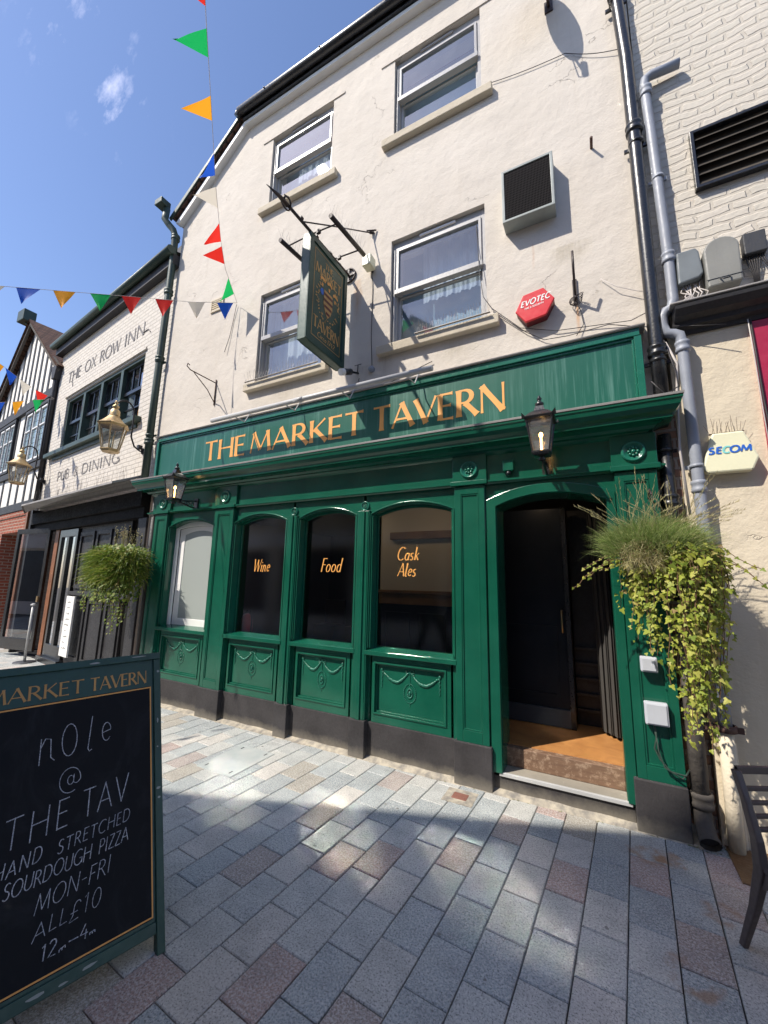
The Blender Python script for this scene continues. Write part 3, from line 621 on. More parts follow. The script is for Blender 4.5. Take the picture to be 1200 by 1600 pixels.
# bays: opening with segmental head, stall riser with sunk panel, sill, glass
def swag(b, cx, cz, w, h, y):
    """carved festoon: two hanging garlands, bow, two drops, oval wreath"""
    rr = random.Random(11); s = w/2
    for sg in (-1, 1):
        for i in range(30):
            q = i/29; x = cx+sg*(s*.08+s*.88*q); z = cz+h*.30-h*.26*math.sin(math.pi*(q**.9))*1.0-(.02*h if q > .9 else 0)
            rad = .0075+.0065*math.sin(math.pi*q)
            b.ball((x+rr.uniform(-.002, .002), y, z+rr.uniform(-.003, .003)), rad, 6, (1, .7, 1))
        b.ball((cx+sg*s*.98, y, cz+h*.33), .015, 8, (1, .6, 1))
        for i in range(12):
            b.ball((cx+sg*(s*.97+.004*math.sin(i*2)), y, cz+h*.25-i*h*.036), .0085*(1-.4*i/12), 5, (1, .6, 1.3))
        for lp in arc(cx+sg*.022, cz+h*.36, .02, .016, 0, 360, 10): b.ball((lp[0], y, lp[1]), .0062, 5, (1, .7, 1))
        b.tube([(cx, y, cz+h*.34), (cx+sg*.03, y, cz+h*.27), (cx+sg*.045, y, cz+h*.29)], .004, 5)
    b.tube([(cx, y, cz+h*.34), (cx, y, cz-.02*h)], .003, 5)
    oz = cz-h*.22
    for p in arc(cx, oz, s*.20, h*.25, 0, 360, 30): b.ball((p[0], y, p[1]), .0062, 5, (1, .7, 1))
    for p in arc(cx, oz, s*.085, h*.12, 0, 360, 16): b.ball((p[0], y, p[1]), .008, 5, (1, .7, 1))
    b.ball((cx, y, oz), .016, 8, (.8, .6, 1.4))
    b.ball((cx, y, oz-h*.30), .005, 5); b.ball((cx, y, oz-h*.34), .004, 5)
def bay(x0, x1, name, pane='glass', word=None):
    zs, zt = 2.26, 2.36; zb = .965
    wn_ = thing(name, None, None); wn_.parent = TV
    # solid front around the arch (header) and cheeks
    A = seg_arch(x0+.03, x1-.03, zs-.012, zt-.03)
    b = B(); b.prism([(x0-.06, zs-.012)]+A+[(x1+.06, zs-.012), (x1+.06, 2.455), (x0-.06, 2.455)], .035, .16)
    b.box(x0-.06, x0+.03, .035, .16, ZP-.01, zs-.012); b.box(x1-.03, x1+.06, .035, .16, ZP-.01, zs-.012)
    b.make('surround', 'green', wn_)
    # arch moulding in two steps
    b = B()
    O1 = [(x0, zb)]+seg_arch(x0, x1, zs, zt)+[(x1, zb)]; I1 = [(x0+.014, zb)]+seg_arch(x0+.014, x1-.014, zs-.006, zt-.014)+[(x1-.014, zb)]
    I2 = [(x0+.03, zb)]+seg_arch(x0+.03, x1-.03, zs-.012, zt-.03)+[(x1-.03, zb)]
    b.ring(O1, I1, .006, .036, closed=False); b.ring(I1, I2, .018, .036, closed=False)
    b.make('window_frame', 'green', wn_, bevel=.003)
    b = B(); e3 = .045 if pane == 'glass' else .085; I3 = [(x0+e3, zb)]+seg_arch(x0+e3, x1-e3, zs-.02, zt-e3-.005)+[(x1-e3, zb)]
    b.ring(I2, I3, .110, .135, closed=False); b.make('inner_frame', 'green' if pane == 'glass' else 'white', wn_, bevel=.003)
    # sill
    b = B(); b.box(x0-.02, x1+.02, -.012, .19, .905, .945); b.prism([(0, 0)], 0, 0) if 0 else None
    b.add([(x0-.0, -.008, .945), (x1+.0, -.008, .945), (x1, .15, .972), (x0, .15, .972), (x0, .15, .945), (x1, .15, .945)], [(0, 1, 2, 3), (0, 3, 4), (1, 5, 2)])
    b.make('sill', 'green', wn_, bevel=.003)
    # stall riser
    b = B(); px0, px1, pz0, pz1 = x0+.07, x1-.09, .385, .845
    b.ring([(x0+.05, ZP), (x1-.05, ZP), (x1-.05, .905), (x0+.05, .905)], [(px0, pz0), (px1, pz0), (px1, pz1), (px0, pz1)], .035, .09)
    b.box(x0+.05, x1-.05, .066, .12, ZP, .905)
    b.ring([(px0, pz0), (px1, pz0), (px1, pz1), (px0, pz1)], [(px0+.016, pz0+.016), (px1-.016, pz0+.016), (px1-.016, pz1-.016), (px0+.016, pz1-.016)], .026, .0659)
    b.ring([(px0+.016, pz0+.016), (px1-.016, pz0+.016), (px1-.016, pz1-.016), (px0+.016, pz1-.016)], [(px0+.03, pz0+.03), (px1-.03, pz0+.03), (px1-.03, pz1-.03), (px0+.03, pz1-.03)], .046, .0659)
    b.make('stall_panel', 'green', wn_, bevel=.003)
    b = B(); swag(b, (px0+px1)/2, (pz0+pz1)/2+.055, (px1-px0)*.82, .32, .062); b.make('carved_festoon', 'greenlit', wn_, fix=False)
    if pane == 'glass':
        PN = [(x0+.03, zb-.01), (x1-.03, zb-.01)]+seg_arch(x0+.03, x1-.03, zs-.02, zt-.035)[::-1]; b = B().add([(x_, .128, z_) for x_, z_ in PN], [tuple(range(len(PN)))]); b.make('pane', 'glass', wn_, fix=False)
        if word:
            b = B()
            for (s_, wx, wz, ww, hh) in word: text(b, s_, lambda x, z, d, wx=wx, wz=wz: (wx+x, .124-d, wz+z), hh, .012, .006, ww, slant=.22, gap=.10)
            b.make('lettering', 'gold', wn_, fix=False)
    else:
        # frosted white panel with a pale border
        Pb = [(x0+.085, zb)]+seg_arch(x0+.085, x1-.085, zs-.02, zt-.09)+[(x1-.085, zb)]
        b = B().prism(Pb, .150, .156); b.make('frosted_panel', 'frost', wn_)
        b = B().ring(Pb, [(x0+.19, zb+.09)]+seg_arch(x0+.19, x1-.12, zs-.10, zt-.15)+[(x1-.12, zb+.09)], .142, .1499); b.make('panel_border', 'white', wn_, bevel=.006)
bay(-5.18, -4.27, 'blank_window', 'frost')
bay(-3.92, -3.07, 'shop_window', word=[('Wine', -3.66, 1.675, .26, .145)])
bay(-2.92, -2.145, 'shop_window', word=[('Food', -2.66, 1.68, .26, .145)])
bay(-1.995, -1.12, 'shop_window', word=[('Cask', -1.745, 1.80, .23, .125), ('Ales', -1.735, 1.645, .19, .125)])
# --- doorway
DW = thing('doorway', None, None); DW.parent = TV
A = seg_arch(-.745, .085, 2.25, 2.335)
b = B(); b.prism([(-.85, 2.25)]+A+[(.16, 2.25), (.16, 2.455), (-.85, 2.455)], .03, .30)
b.box(-.85, -.745, .03, .30, .14, 2.25); b.box(.085, .16, .03, .30, .12, 2.25); b.make('door_surround', 'green', DW)
b = B(); O1 = [(-.83, .14)]+seg_arch(-.83, .15, 2.31, 2.42)+[(.15, .14)]; I1 = [(-.75, .14)]+seg_arch(-.75, .09, 2.25, 2.34)+[(.09, .14)]
b.ring(O1, I1, .004, .0299, closed=False); b.make('door_frame', 'green', DW, bevel=.004)
b = B(); b.box(-.84, .13, .028, .40, -.02, .115); b.make('step_riser', 'char', DW, bevel=.004)
b = B(); b.box(-.775, .12, .03, .40, .1152, .142); b.make('doorstep', 'stonegrey', DW, bevel=.004)
b = B(); b.box(-.775, .115, .012, .035, .118, .145); b.make('metal_nosing', 'greym', DW, bevel=.003)
b = B(); b.box(-.75, .085, .175, .26, .1422, .285); b.make('inner_step', 'stepwood', DW, bevel=.006)
b = B(); b.box(-1.05, .6, .24, 1.6, .245, .292); b.make('hall_floor', 'floorwood', DW)
# vestibule: open door leaf with kick board, inner walls
b = B(); b.box(-1.02, -.30, .86, .90, .42, 2.35); b.make('inner_door', 'navy', DW, bevel=.004)
b = B(); b.box(-1.02, -.295, .83, .859, .30, .455); b.make('kick_board', 'slate', DW, bevel=.004)
b = B(); b.ring([(-.95, .55), (-.38, .55), (-.38, 1.2), (-.95, 1.2)], [(-.92, .58), (-.41, .58), (-.41, 1.17), (-.92, 1.17)], .848, .8599); b.make('door_moulding', 'navy', DW)
b = B(); b.tube([(-.33, .84, 1.15), (-.33, .80, 1.15), (-.33, .80, 1.35), (-.33, .84, 1.35)], .009, 8); b.make('door_pull', 'brass', DW)
b = B(); b.box(-.30, -.255, .84, .92, .292, 2.35); b.make('door_edge', 'black', DW, bevel=.003)
b = B()
for k in range(5): b.box(-.25, .02, 1.02, 1.05, .42+.14*k, .445+.14*k)
b.box(-.25, .03, 1.05, 1.08, .292, 2.35); b.make('slatted_screen', 'blackm', DW, bevel=.003)
b = B(); n = 50; vs = []
for i in range(n+1):
    xx = -.06+.14*i/n; yy = .88+.018*math.sin(i*.42)+.008*math.sin(i*1.1+2)-.15*i/n
    for z in (.32, 1.2, 2.3): vs.append((xx+.01*math.sin(z*2), yy*(1 if z > .5 else 1.01), z))
b.add(vs, [(3*i+j, 3*i+3+j, 3*i+4+j, 3*i+1+j) for i in range(n) for j in range(2)], True).make('door_curtain', 'curtain', DW)
B().ball((-.50, .6, 2.49), .03, 8, (1, 1, .3)).make('ceiling_spot', 'spot', DW)
for cx_, cy_ in ((-1.75, .75), (-2.9, .9), (-3.9, 1.6)): B().ball((cx_, cy_, 2.59), .045, 10, (1, 1, .3)).make('ceiling_spot', 'spot', DW)
# --- interior rooms behind the glass
IN = thing('interior', None, None); IN.parent = TV
b = B(); b.box(-5.6, -1.15, 4.4, 4.45, .2, 2.8); b.box(-5.6, -1.15, .2, 4.4, .22, .26); b.box(-5.6, .5, .2, 4.4, 2.6, 2.66)
b.box(-5.62, -5.58, .2, 4.4, .2, 2.7); b.box(-5.2, -4.26, .19, .21, .3, 2.5); b.box(.50, .54, .2, 4.4, .2, 2.7); b.box(-1.1, .5, 1.7, 1.75, .2, 2.7); b.make('room_shell', 'dark', IN)
b = B(); b.box(-1.135, -1.10, .21, 3, .26, 2.6); b.make('partition', 'navy', IN)
# cross wall seen through the third window: cream above, carved rail, navy below
b = B(); b.box(-2.62, -1.14, 1.42, 1.48, 1.475, 2.6); b.make('inner_wall', 'beige', IN)
b = B(); b.box(-2.62, -1.14, 1.39, 1.48, 1.30, 1.475); b.box(-2.62, -1.14, 1.36, 1.39, 1.44, 1.48); b.make('dado_rail', 'dado', IN, bevel=.006)
b = B(); b.box(-2.62, -1.14, 1.42, 1.48, .26, 1.30)
for k in range(3): b.ring([(-2.55+.48*k, .45), (-2.18+.48*k, .45), (-2.18+.48*k, 1.2), (-2.55+.48*k, 1.2)], [(-2.52+.48*k, .48), (-2.21+.48*k, .48), (-2.21+.48*k, 1.17), (-2.52+.48*k, 1.17)], 1.405, 1.42)
b.make('dado_panelling', 'navy', IN)
b = B(); b.box(-2.45, -1.2, 1.34, 1.419, 2.14, 2.24); b.make('picture_rail', 'dado', IN, bevel=.01)
b = B(); b.box(-2.62, -2.58, 1.48, 3.6, .26, 2.6); b.make('return_wall', 'beige', IN)
b = B(); b.box(-3.0, -1.3, .9, 1.5, .26, .32); b.box(-2.9, -1.35, .5, 1.3, .72, .76)
for px in (-2.8, -1.45): b.tube([(px, .9, .26), (px, .9, .72)], .03, 8)
b.make('bench_table', 'blackm', IN)
b = B()
for px in (-4.9, -4.2): b.box(px, px+.45, 3.0, 3.4, .26, .75); b.box(px, px+.45, 3.36, 3.42, .75, 1.2)
b.make('settle', 'blackm', IN)

FE = thing('fire_extinguisher', 'red fire extinguisher standing inside behind the Wine window', 'fire extinguisher', (-4.09, .50, .76))
B().lathe([(.001, 0), (.07, .0), (.075, .02), (.075, .30), (.05, .36), (.02, .38), (.001, .38)], (0, 0, 0), 16).make('body', 'extred', FE)
B().tube([(0, 0, .38), (0, 0, .42), (.06, -.01, .43), (.09, 0, .30), (.085, 0, .15)], .010, 6).make('hose', 'black', FE)
B().box(-.35, .25, -.12, .12, -.50, -.002).make('stand', 'blackm', FE)
# --- frieze, rosettes, mouldings, cornice
b = B(); b.box(-5.60, .43, .03, .20, 2.455, 2.75)
b.make('frieze', 'green', SF)
def rail(prof, m, name, x0=-5.6, x1=.43, yb=.03, **k):
    """moulding: profile (y,z) run along the front with mitred returns at both ends"""
    b = B(); n = len(prof); vs = []
    for y, z in prof: vs.append((x0-(yb-y), y, z))
    for y, z in prof: vs.append((x1+(yb-y), y, z))
    b.add(vs, [(i, i+1, n+i+1, n+i) for i in range(n-1)])
    # returns
    for s_, xx in ((-1, x0), (1, x1)):
        v2 = []
        for y, z in prof: v2.append((xx+s_*(yb-y), y, z)); v2.append((xx+s_*(yb-y), .25, z))
        b.add(v2, [(2*i, 2*i+2, 2*i+3, 2*i+1) for i in range(n-1)])
    return b.make(name, m, SF, **k)
rail([(.03, 2.45), (.0, 2.45), (-.012, 2.462), (-.022, 2.468), (-.022, 2.482), (-.005, 2.488), (.03, 2.495)], 'green', 'lower_moulding')
for x0, x1 in ((-5.49, -5.17), (-4.28, -3.90), (-1.13, -.82), (.14, .44)):
    B().box(x0, x1, .0, .031, 2.493, 2.735).box(x0-.01, x1+.01, -.036, .028, 2.452, 2.492).make('frieze_block', 'green', SF, bevel=.004)
def rosette(cx, cz, r, y):
    b = B(); b.lathe([(r, 0), (r, -.008), (r*.9, -.018), (r*.78, -.018), (r*.70, -.006), (.001, -.006)], (cx, y, cz), 24, 'y')
    for k in range(8):
        a = math.pi*2*k/8; b.ball((cx+r*.36*math.cos(a), y-.010, cz+r*.36*math.sin(a)), r*.15, 6, (1, .6, 1))
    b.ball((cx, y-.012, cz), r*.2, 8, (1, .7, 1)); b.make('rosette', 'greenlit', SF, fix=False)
for cx, y in ((-5.33, 0), (-4.09, 0), (-.975, 0), (.29, 0)): rosette(cx, 2.60, .082, y)
for cx in (-2.99, -2.065): rosette(cx, 2.345, .050, .034)
rail([(.03, 2.72), (.012, 2.735), (.0, 2.75), (-.03, 2.755), (-.045, 2.775), (-.085, 2.785), (-.135, 2.79), (-.135, 2.815), (-.160, 2.835), (-.182, 2.865), (-.19, 2.90), (-.197, 2.905), (-.197, 2.928)], 'green', 'cornice', x1=.37)
rail([(-.190, 2.926), (-.203, 2.926), (-.206, 2.942), (-.195, 2.947), (.06, 3.01)], 'lead', 'cornice_lead', x1=.37)
# fascia with raised frame and letters
b = B(); b.box(-5.60, .36, .02, YW+.05, 2.96, 3.56); b.make('fascia', 'fascia', SF)
b = B(); b.box(-5.60, .40, -.012, YW, 3.535, 3.60); b.box(-5.60, .355, .004, .0195, 3.515, 3.533); b.box(.36, .41, -.008, YW, 2.98, 3.535); b.box(.345, .359, .004, .0195, 3.03, 3.515); b.box(-5.63, -5.585, -.008, .0195, 2.98, 3.535)
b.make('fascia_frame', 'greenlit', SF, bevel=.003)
b = B(); b.box(-5.66, .44, -.035, YW+.001, 3.601, 3.612); b.add([(-5.66, -.035, 3.612), (.44, -.035, 3.612), (.44, YW, 3.665), (-5.66, YW, 3.665)], [(0, 1, 2, 3)])
b.make('fascia_lead', 'lead', SF, bevel=.003)
b = B()
for s_, x0, w_ in (('THE', -4.59, .75), ('MARKET', -3.75, 1.64), ('TAVERN', -1.99, 1.36)):
    text(B() if 0 else (b := B()), s_, lambda x, z, d, x0=x0: (x0+x, .0195-d, 3.125+z), .265, .047, .019, w_, gap=.09)
    b.make('fascia_lettering', 'gold', SF, fix=False)

# ================================================================== THINGS ON THE TAVERN
def pipe_thing(name, label, m, path, r, collars=(), brackets=(), n=12, cat='drainpipe', extra=None):
    t = thing(name, label, cat, path[-1]); ox = Vector(path[-1])
    b = B().tube([Vector(p)-ox for p in path], r, n); b.make('pipe', m, t)
    if collars:
        for c in collars: 
            b = B(); c = Vector(c)-ox; b.lathe([(r, -.045), (r*1.28, -.04), (r*1.32, -.02), (r*1.2, -.012), (r*1.2, .012), (r*1.32, .02), (r*1.28, .04), (r, .045)], c, n); b.make('collar', m, t)
    if brackets:
        for c in brackets:
            b = B(); c = Vector(c)-ox; b.lathe([(r*1.02, -.012), (r*1.15, -.012), (r*1.15, .012), (r*1.02, .012)], c, n); b.box(c.x-r*1.7, c.x+r*1.7, c.y+r*.6, c.y+r*.6+.02, c.z-.014, c.z+.014); b.make('bracket', m, t)
    return t
px = .505
pipe_thing('soil_pipe', 'tall black drainpipe down the right edge of the cream pub wall', 'black', [(.43, .02, 8.62), (.43, .02, 8.3), (.455, .02, 7.2), (px-.01, .02, 6.2), (px, .02, 3.4), (px, .02, 2.95)], .05, [(.46, .02, 7.0), (px-.004, .02, 5.45), (px, .02, 3.38)], [(px, .02, 5.3), (px, .02, 3.30), (.462, .02, 6.9)])
pipe_thing('soil_pipe', 'black drainpipe behind the pier, between green cornice and ivy basket', 'black', [(.50, .07, 2.72), (.50, .07, 2.2), (.50, .07, 1.5)], .045, [(.50, .07, 2.22)], [(.50, .07, 2.6)])
t = pipe_thing('cast_iron_pipe', 'rusty worn cast iron pipe with open shoe under the ivy basket', 'castiron', [(.50, .02, 1.45), (.50, .02, .8), (.495, .02, .20)], .05, [(.50, .02, .26)], [(.50, .02, .9)])
b = B(); b.tube([(0, 0, 0), (0, -.01, -.06), (.008, -.06, -.12), (.012, -.10, -.145)], .052, 12, caps=False); b.tube([(.012, -.085, -.135), (.013, -.104, -.147)], .058, 12, caps=False); b.make('shoe', 'castiron', t)
b = B(); b.tube([(.011, -.082, -.134), (.0115, -.086, -.137)], .047, 12); b.make('mouth', 'dark', t)
gx = .64
t = pipe_thing('waste_pipe', 'grey plastic drainpipe with swan neck beside the white brick wall', 'greypipe', [(.86, .04, 5.93), (.66, .03, 5.93), (.615, .03, 5.91), (.605, .03, 5.85), (.62, .03, 5.2), (gx, .03, 4.1), (gx, .03, 3.78), (.625, .03, 3.72), (.585, .03, 3.70), (.562, .03, 3.66), (.558, .03, 3.58), (.575, .03, 3.52), (.62, .03, 3.50), (.655, .03, 3.48), (.665, .03, 3.42), (.67, .03, 2.5), (.67, .03, 1.2), (.665, .03, .72)], .037, [(.612, .03, 5.78), (.64, .03, 4.15), (.666, .03, 3.38), (.67, .03, 2.3)], [(.668, .03, 2.45), (.63, .03, 4.9), (.67, .03, 1.6)])
t2 = pipe_thing('lower_waste_pipe', 'short cream painted pipe with rusty collar at the foot of the cream wall', 'cream', [(.665, .035, .70), (.66, .035, .35), (.655, .03, -.01)], .043)
b = B(); b.lathe([(.05, -.02), (.062, -.02), (.062, .02), (.05, .02)], (.01, .005, .72), 12); b.box(-.13, .10, -.02, .0, .70, .735); b.make('rusty_collar', 'rust', t2)
# left: green downpipe with swan neck
pipe_thing('downpipe', 'dark green downpipe between the pub and the white brick inn', 'pipegreen', [(-5.98, -.10, 7.62), (-5.97, -.12, 7.40), (-5.93, -.06, 7.32), (-5.87, -.02, 7.24), (-5.86, .02, 7.15), (-5.865, .03, 6.7), (-5.87, .03, 6.1), (-5.895, .03, 4.5), (-5.90, .03, 2.98)], .052, [(-5.862, .03, 7.12), (-5.87, .03, 6.12), (-5.885, .03, 4.95), (-5.90, .03, 3.6)], [(-5.885, .03, 4.9), (-5.90, .03, 3.7)])
b = B().box(-.09, .09, -.12, .05, 0, .10); o = b.make('hopper_box', 'pipegreen', None, bevel=.01); o.location = (-6.02, -.12, 7.62); tag(o, 'small dark green gutter end box above the downpipe swan neck', 'gutter box')
pipe_thing('downpipe', 'black pipe running down beside the black inn doors, left of the pub front', 'blackm', [(-5.70, .12, 2.75), (-5.70, .12, 1.5), (-5.70, .12, .02)], .04, [(-5.70, .12, 2.5)])
b = B().box(-5.84, -5.60, .13, .30, 0, 2.95); o = b.make('brick_pier', 'obrick'); tag(o, 'narrow strip of brown brick left of the green shopfront', 'brick pier')
# right brick strip in recess
b = B().box(.44, .585, .10, .30, -.02, 2.98); o = b.make('brick_pier', 'obrick'); tag(o, 'narrow recess of brown brick behind the pipe beside the right pier', 'brick pier')

# --- hanging sign
HS = thing('hanging_sign', 'dark green double sided pub sign with gold crest hanging from an iron bar', 'pub sign', (-2.42, .10, 5.18))
def L(x, y, z): return (x+2.42, y-.10, z-5.18)
xs0, xs1 = -2.478, -2.368
def bx(b, x0, x1, y0, y1, z0, z1): return b.box(x0+2.42, x1+2.42, y0-.1, y1-.1, z0-5.18, z1-5.18)
b = B(); bx(b, xs0+.012, xs1-.012, -.69, -.01, 3.91, 5.09); b.make('sign_board', 'dkgreen', HS)
b = B()
for xa, xb in ((xs1-.012, xs1), (xs0, xs0+.012)):
    bx(b, xa, xb, -.69, -.635, 3.91, 5.09); bx(b, xa, xb, -.065, -.01, 3.91, 5.09); bx(b, xa, xb, -.635, -.065, 3.91, 3.97); bx(b, xa, xb, -.635, -.065, 5.03, 5.09)
b.make('sign_frame', 'dkgreen', HS, bevel=.004)
yL = -.63
def TS(y0, z0):  # writing on the right face: text runs from the street edge towards the wall
    return lambda x, z, d: L(xs1-.0115+d, y0+x, z0+z)
b = B()
for a, c_, e, f in ((-.60, -.10, 4.005, 4.012), (-.60, -.10, 4.985, 4.992)): b.quad(L(xs1-.0105, a, e), L(xs1-.0105, c_, e), L(xs1-.0105, c_, f), L(xs1-.0105, a, f))
for a in (-.60, -.106): b.quad(L(xs1-.0103, a, 4.005), L(xs1-.0103, a+.007, 4.005), L(xs1-.0103, a+.007, 4.992), L(xs1-.0103, a, 4.992))
b.make('gold_border', 'dgold', HS, fix=False)
b = B(); text(b, 'THE', TS(-.42, 4.87), .065, .012, .006, .14); text(b, 'MARKET', TS(-.575, 4.73), .115, .019, .010, .45, gap=.06); b.make('sign_lettering', 'dgold', HS, fix=False); b = B()
text(b, 'TAVERN', TS(-.575, 4.115), .125, .020, .010, .45, gap=.06); text(b, 'Circa 1742', TS(-.50, 4.035), .055, .009, .006, .30, slant=.2, space=.3)
b.make('sign_lettering', 'dgold', HS, fix=False)
# crest: striped shield, plumes, wreath of leaves
def face(b, pts, d): b.add([L(xs1-.0115+d, y, z) for y, z in pts], [tuple(range(len(pts)))])
sh = [(-.42, 4.62), (-.27, 4.62), (-.265, 4.46), (-.30, 4.37), (-.345, 4.32), (-.39, 4.37), (-.425, 4.46)]
b = B(); face(b, sh, .002); b.make('shield', 'dgold', HS, fix=False)
b = B()
for k in range(4):
    zz = 4.59-.068*k; hw = (.075, .078, .066, .035)[k]; cy = -.345
    b.add([L(xs1-.0075, cy-hw, zz), L(xs1-.0075, cy+hw, zz), L(xs1-.0075, cy+hw, zz-.03), L(xs1-.0075, cy-hw, zz-.03)], [(0, 1, 2, 3)])
b.make('shield_stripe', 'dkred', HS, fix=False)
b = B()
for cy, cz, sg in ((-.45, 4.70, 1), (-.33, 4.71, 1), (-.22, 4.64, 1)):
    P = arc(cy, cz, .05, .045, 170, 10, 10); Q = arc(cy, cz-.012, .032, .022, 10, 170, 10); face(b, P+Q, .003)
    face(b, [(cy-.02, cz-.03), (cy+.01, cz-.03), (cy+.005, cz-.07), (cy-.015, cz-.07)], .003)
b.make('plume', 'gold', HS, fix=False)
b = B(); rr = random.Random(4)
for k in range(90):
    a = rr.uniform(100, 440); r_ = rr.uniform(.85, 1.1); cy = -.345+.19*r_*math.cos(R(a)); cz = 4.52+.25*r_*math.sin(R(a))
    if cz > 4.70: continue
    l = rr.uniform(.01, .02); th = rr.uniform(0, 6.3)
    face(b, [(cy+l*math.cos(th), cz+l*math.sin(th)), (cy-l*.5*math.sin(th), cz+l*.5*math.cos(th)), (cy-l*math.cos(th), cz-l*math.sin(th)), (cy+l*.5*math.sin(th), cz-l*.5*math.cos(th))], .0025+.0002*(k % 5))
b.make('leaf_wreath', 'dgold', HS, fix=False)
b = B(); face(b, [(-.475, 4.60), (-.44, 4.61), (-.43, 4.55), (-.46, 4.53), (-.49, 4.56)], .0035); b.make('blue_helm', 'blue', HS, fix=False)
# bar, finial, scrolls, wall plate, stay
b = B(); b.tube([L(-2.42, .10, 5.18), L(-2.42, -.5, 5.15), L(-2.42, -1.10, 5.125)], .016, 8)
for yy in (-.12, -.30, -.55, -.80): b.tube([L(-2.42, yy-.02, 5.16), L(-2.42, yy+.02, 5.16)], .024, 8)
b.tube([L(-2.42, -1.0, 5.12), L(-2.42, -1.12, 5.115), L(-2.42, -1.27, 5.08)], [.022, .018, .003], 8)
for sg in (-1, 1): b.tube([L(-2.42+sg*(.045*math.sin(R(a))), -1.02-.05*math.cos(R(a)), 5.12+.03*math.sin(R(a*1.5))) for a in range(0, 300, 30)], .008, 6)
b.tube([L(-2.42, -1.02, 5.12), L(-2.42, -1.05, 5.19), L(-2.42, -.99, 5.22), L(-2.42, -.95, 5.18)], .008, 6)
for yy in (-.13, -.56): b.tube([L(-2.42, yy, 5.15), L(-2.42, yy, 5.05)], .008, 6)
b.make('iron_bar', 'iron', HS)
b = B(); b.lathe([(.095, 0), (.095, -.02), (.08, -.02), (.08, 0)], L(-2.42, .1, 5.18), 22, 'y'); b.box(-.012, .012, -.025, -.005, -.09, .09); b.box(-.09, .09, -.025, -.005, -.012, .012); b.make('wall_plate', 'iron', HS)
b = B(); b.tube([L(-2.42, -.78, 5.14), L(-2.30, -.45, 5.33), L(-2.13, .06, 5.62)], .007, 6); b.tube([L(-2.13, .06, 5.62), L(-2.10, .10, 5.64)], .016, 6); b.tube([L(-2.15, .02, 5.62), L(-2.06, .09, 5.65)], .009, 6); b.make('stay_rod', 'iron', HS)
for xx in (-2.10, -2.74):
    b = B(); b.tube([L(xx, -.74, 5.10), L(xx, -.10, 5.18)], .024, 10); b.make('light_tube', 'iron', HS)
b = B()
for yy in (-.22, -.60):
    b.tube([L(-2.74, yy, 5.15), L(-2.42, yy, 5.16), L(-2.10, yy, 5.14)], .008, 6); b.box(.05, .09, yy-.115, yy-.085, -.05, -.01)
b.make('light_arm', 'iron', HS)
rr = random.Random(9); b = B()
for xx in (-2.10, -2.74):
    for k in range(12):
        y = -.72+.052*k; z = 5.13+.0065*k
        for q in (-1, 1): b.tube([L(xx, y, z), L(xx+q*.03+rr.uniform(-.01, .01), y+rr.uniform(-.02, .02), z+.12)], .0013, 3)
b.make('bird_spikes', 'spike', HS, fix=False)

# --- flood light box by the bar, small lamp and cables
t = thing('flood_light', 'small cream flood light box on the wall by the sign bracket', 'flood light', (-2.10, .10, 5.17))
B().box(-.055, .055, -.15, -.03, -.07, .06).make('housing', 'ivory', t, bevel=.008); B().tube([(0, -.04, -.03), (0, .0, -.06)], .015, 6).make('arm', 'iron', t)
B().tube([(.0, -.02, -.07), (.012, -.006, -.3), (.01, -.006, -.9), (.03, -.006, -1.25)], .004, 5).make('cable', 'cable', t)
B().lathe([(.035, 0), (.035, -.03), (.001, -.032)], (.03, -.0, -1.28), 12, 'y').make('junction_box', 'greypipe', t)
t = thing('spot_light', 'small black and white spot light with cable below the hanging sign', 'spot light', (-2.26, .06, 3.84))
b = B(); b.tube([(.0, -.1, .0), (-.02, -.2, -.045)], .035, 10); b.tube([(-.0, -.1, .0), (.01, .04, .05)], .012, 6); b.tube([(.01, .02, .03), (.015, .02, .14)], .006, 5); b.tube([(-.03, .02, .14), (.06, .02, .14)], .004, 5); b.make('body', 'black', t)
B().tube([(-.02, -.2, -.045), (-.035, -.245, -.066)], .037, 10).make('lens', 'white', t)
B().tube([(.03, .03, -.02), (0, .02, -.14), (-.02, .03, -.19), (.1, .03, -.22), (.4, .02, -.17), (.9, .02, -.04)], .004, 5).make('cable', 'cable', t)
# --- strip light above the fascia
SL = thing('strip_light', 'long pale grey strip light tube above the gold letters', 'strip light', (-2.7, .1, 3.56))
b = B(); b.tube([(-1.47, -.35, -.03), (1.47, -.35, -.03)], .027, 12); b.tube([(-.15, -.35, -.03), (-.02, -.35, -.03)], .029, 12); b.make('tube', 'greym', SL)
b = B()
for xx in (-1.1, -.3, .45, 1.2): b.tube([(xx, -.35, -.03), (xx+.02, -.18, -.05), (xx+.03, -.12, .07), (xx+.03, .0, .12)], .007, 6)
b.make('arm', 'greym', SL)

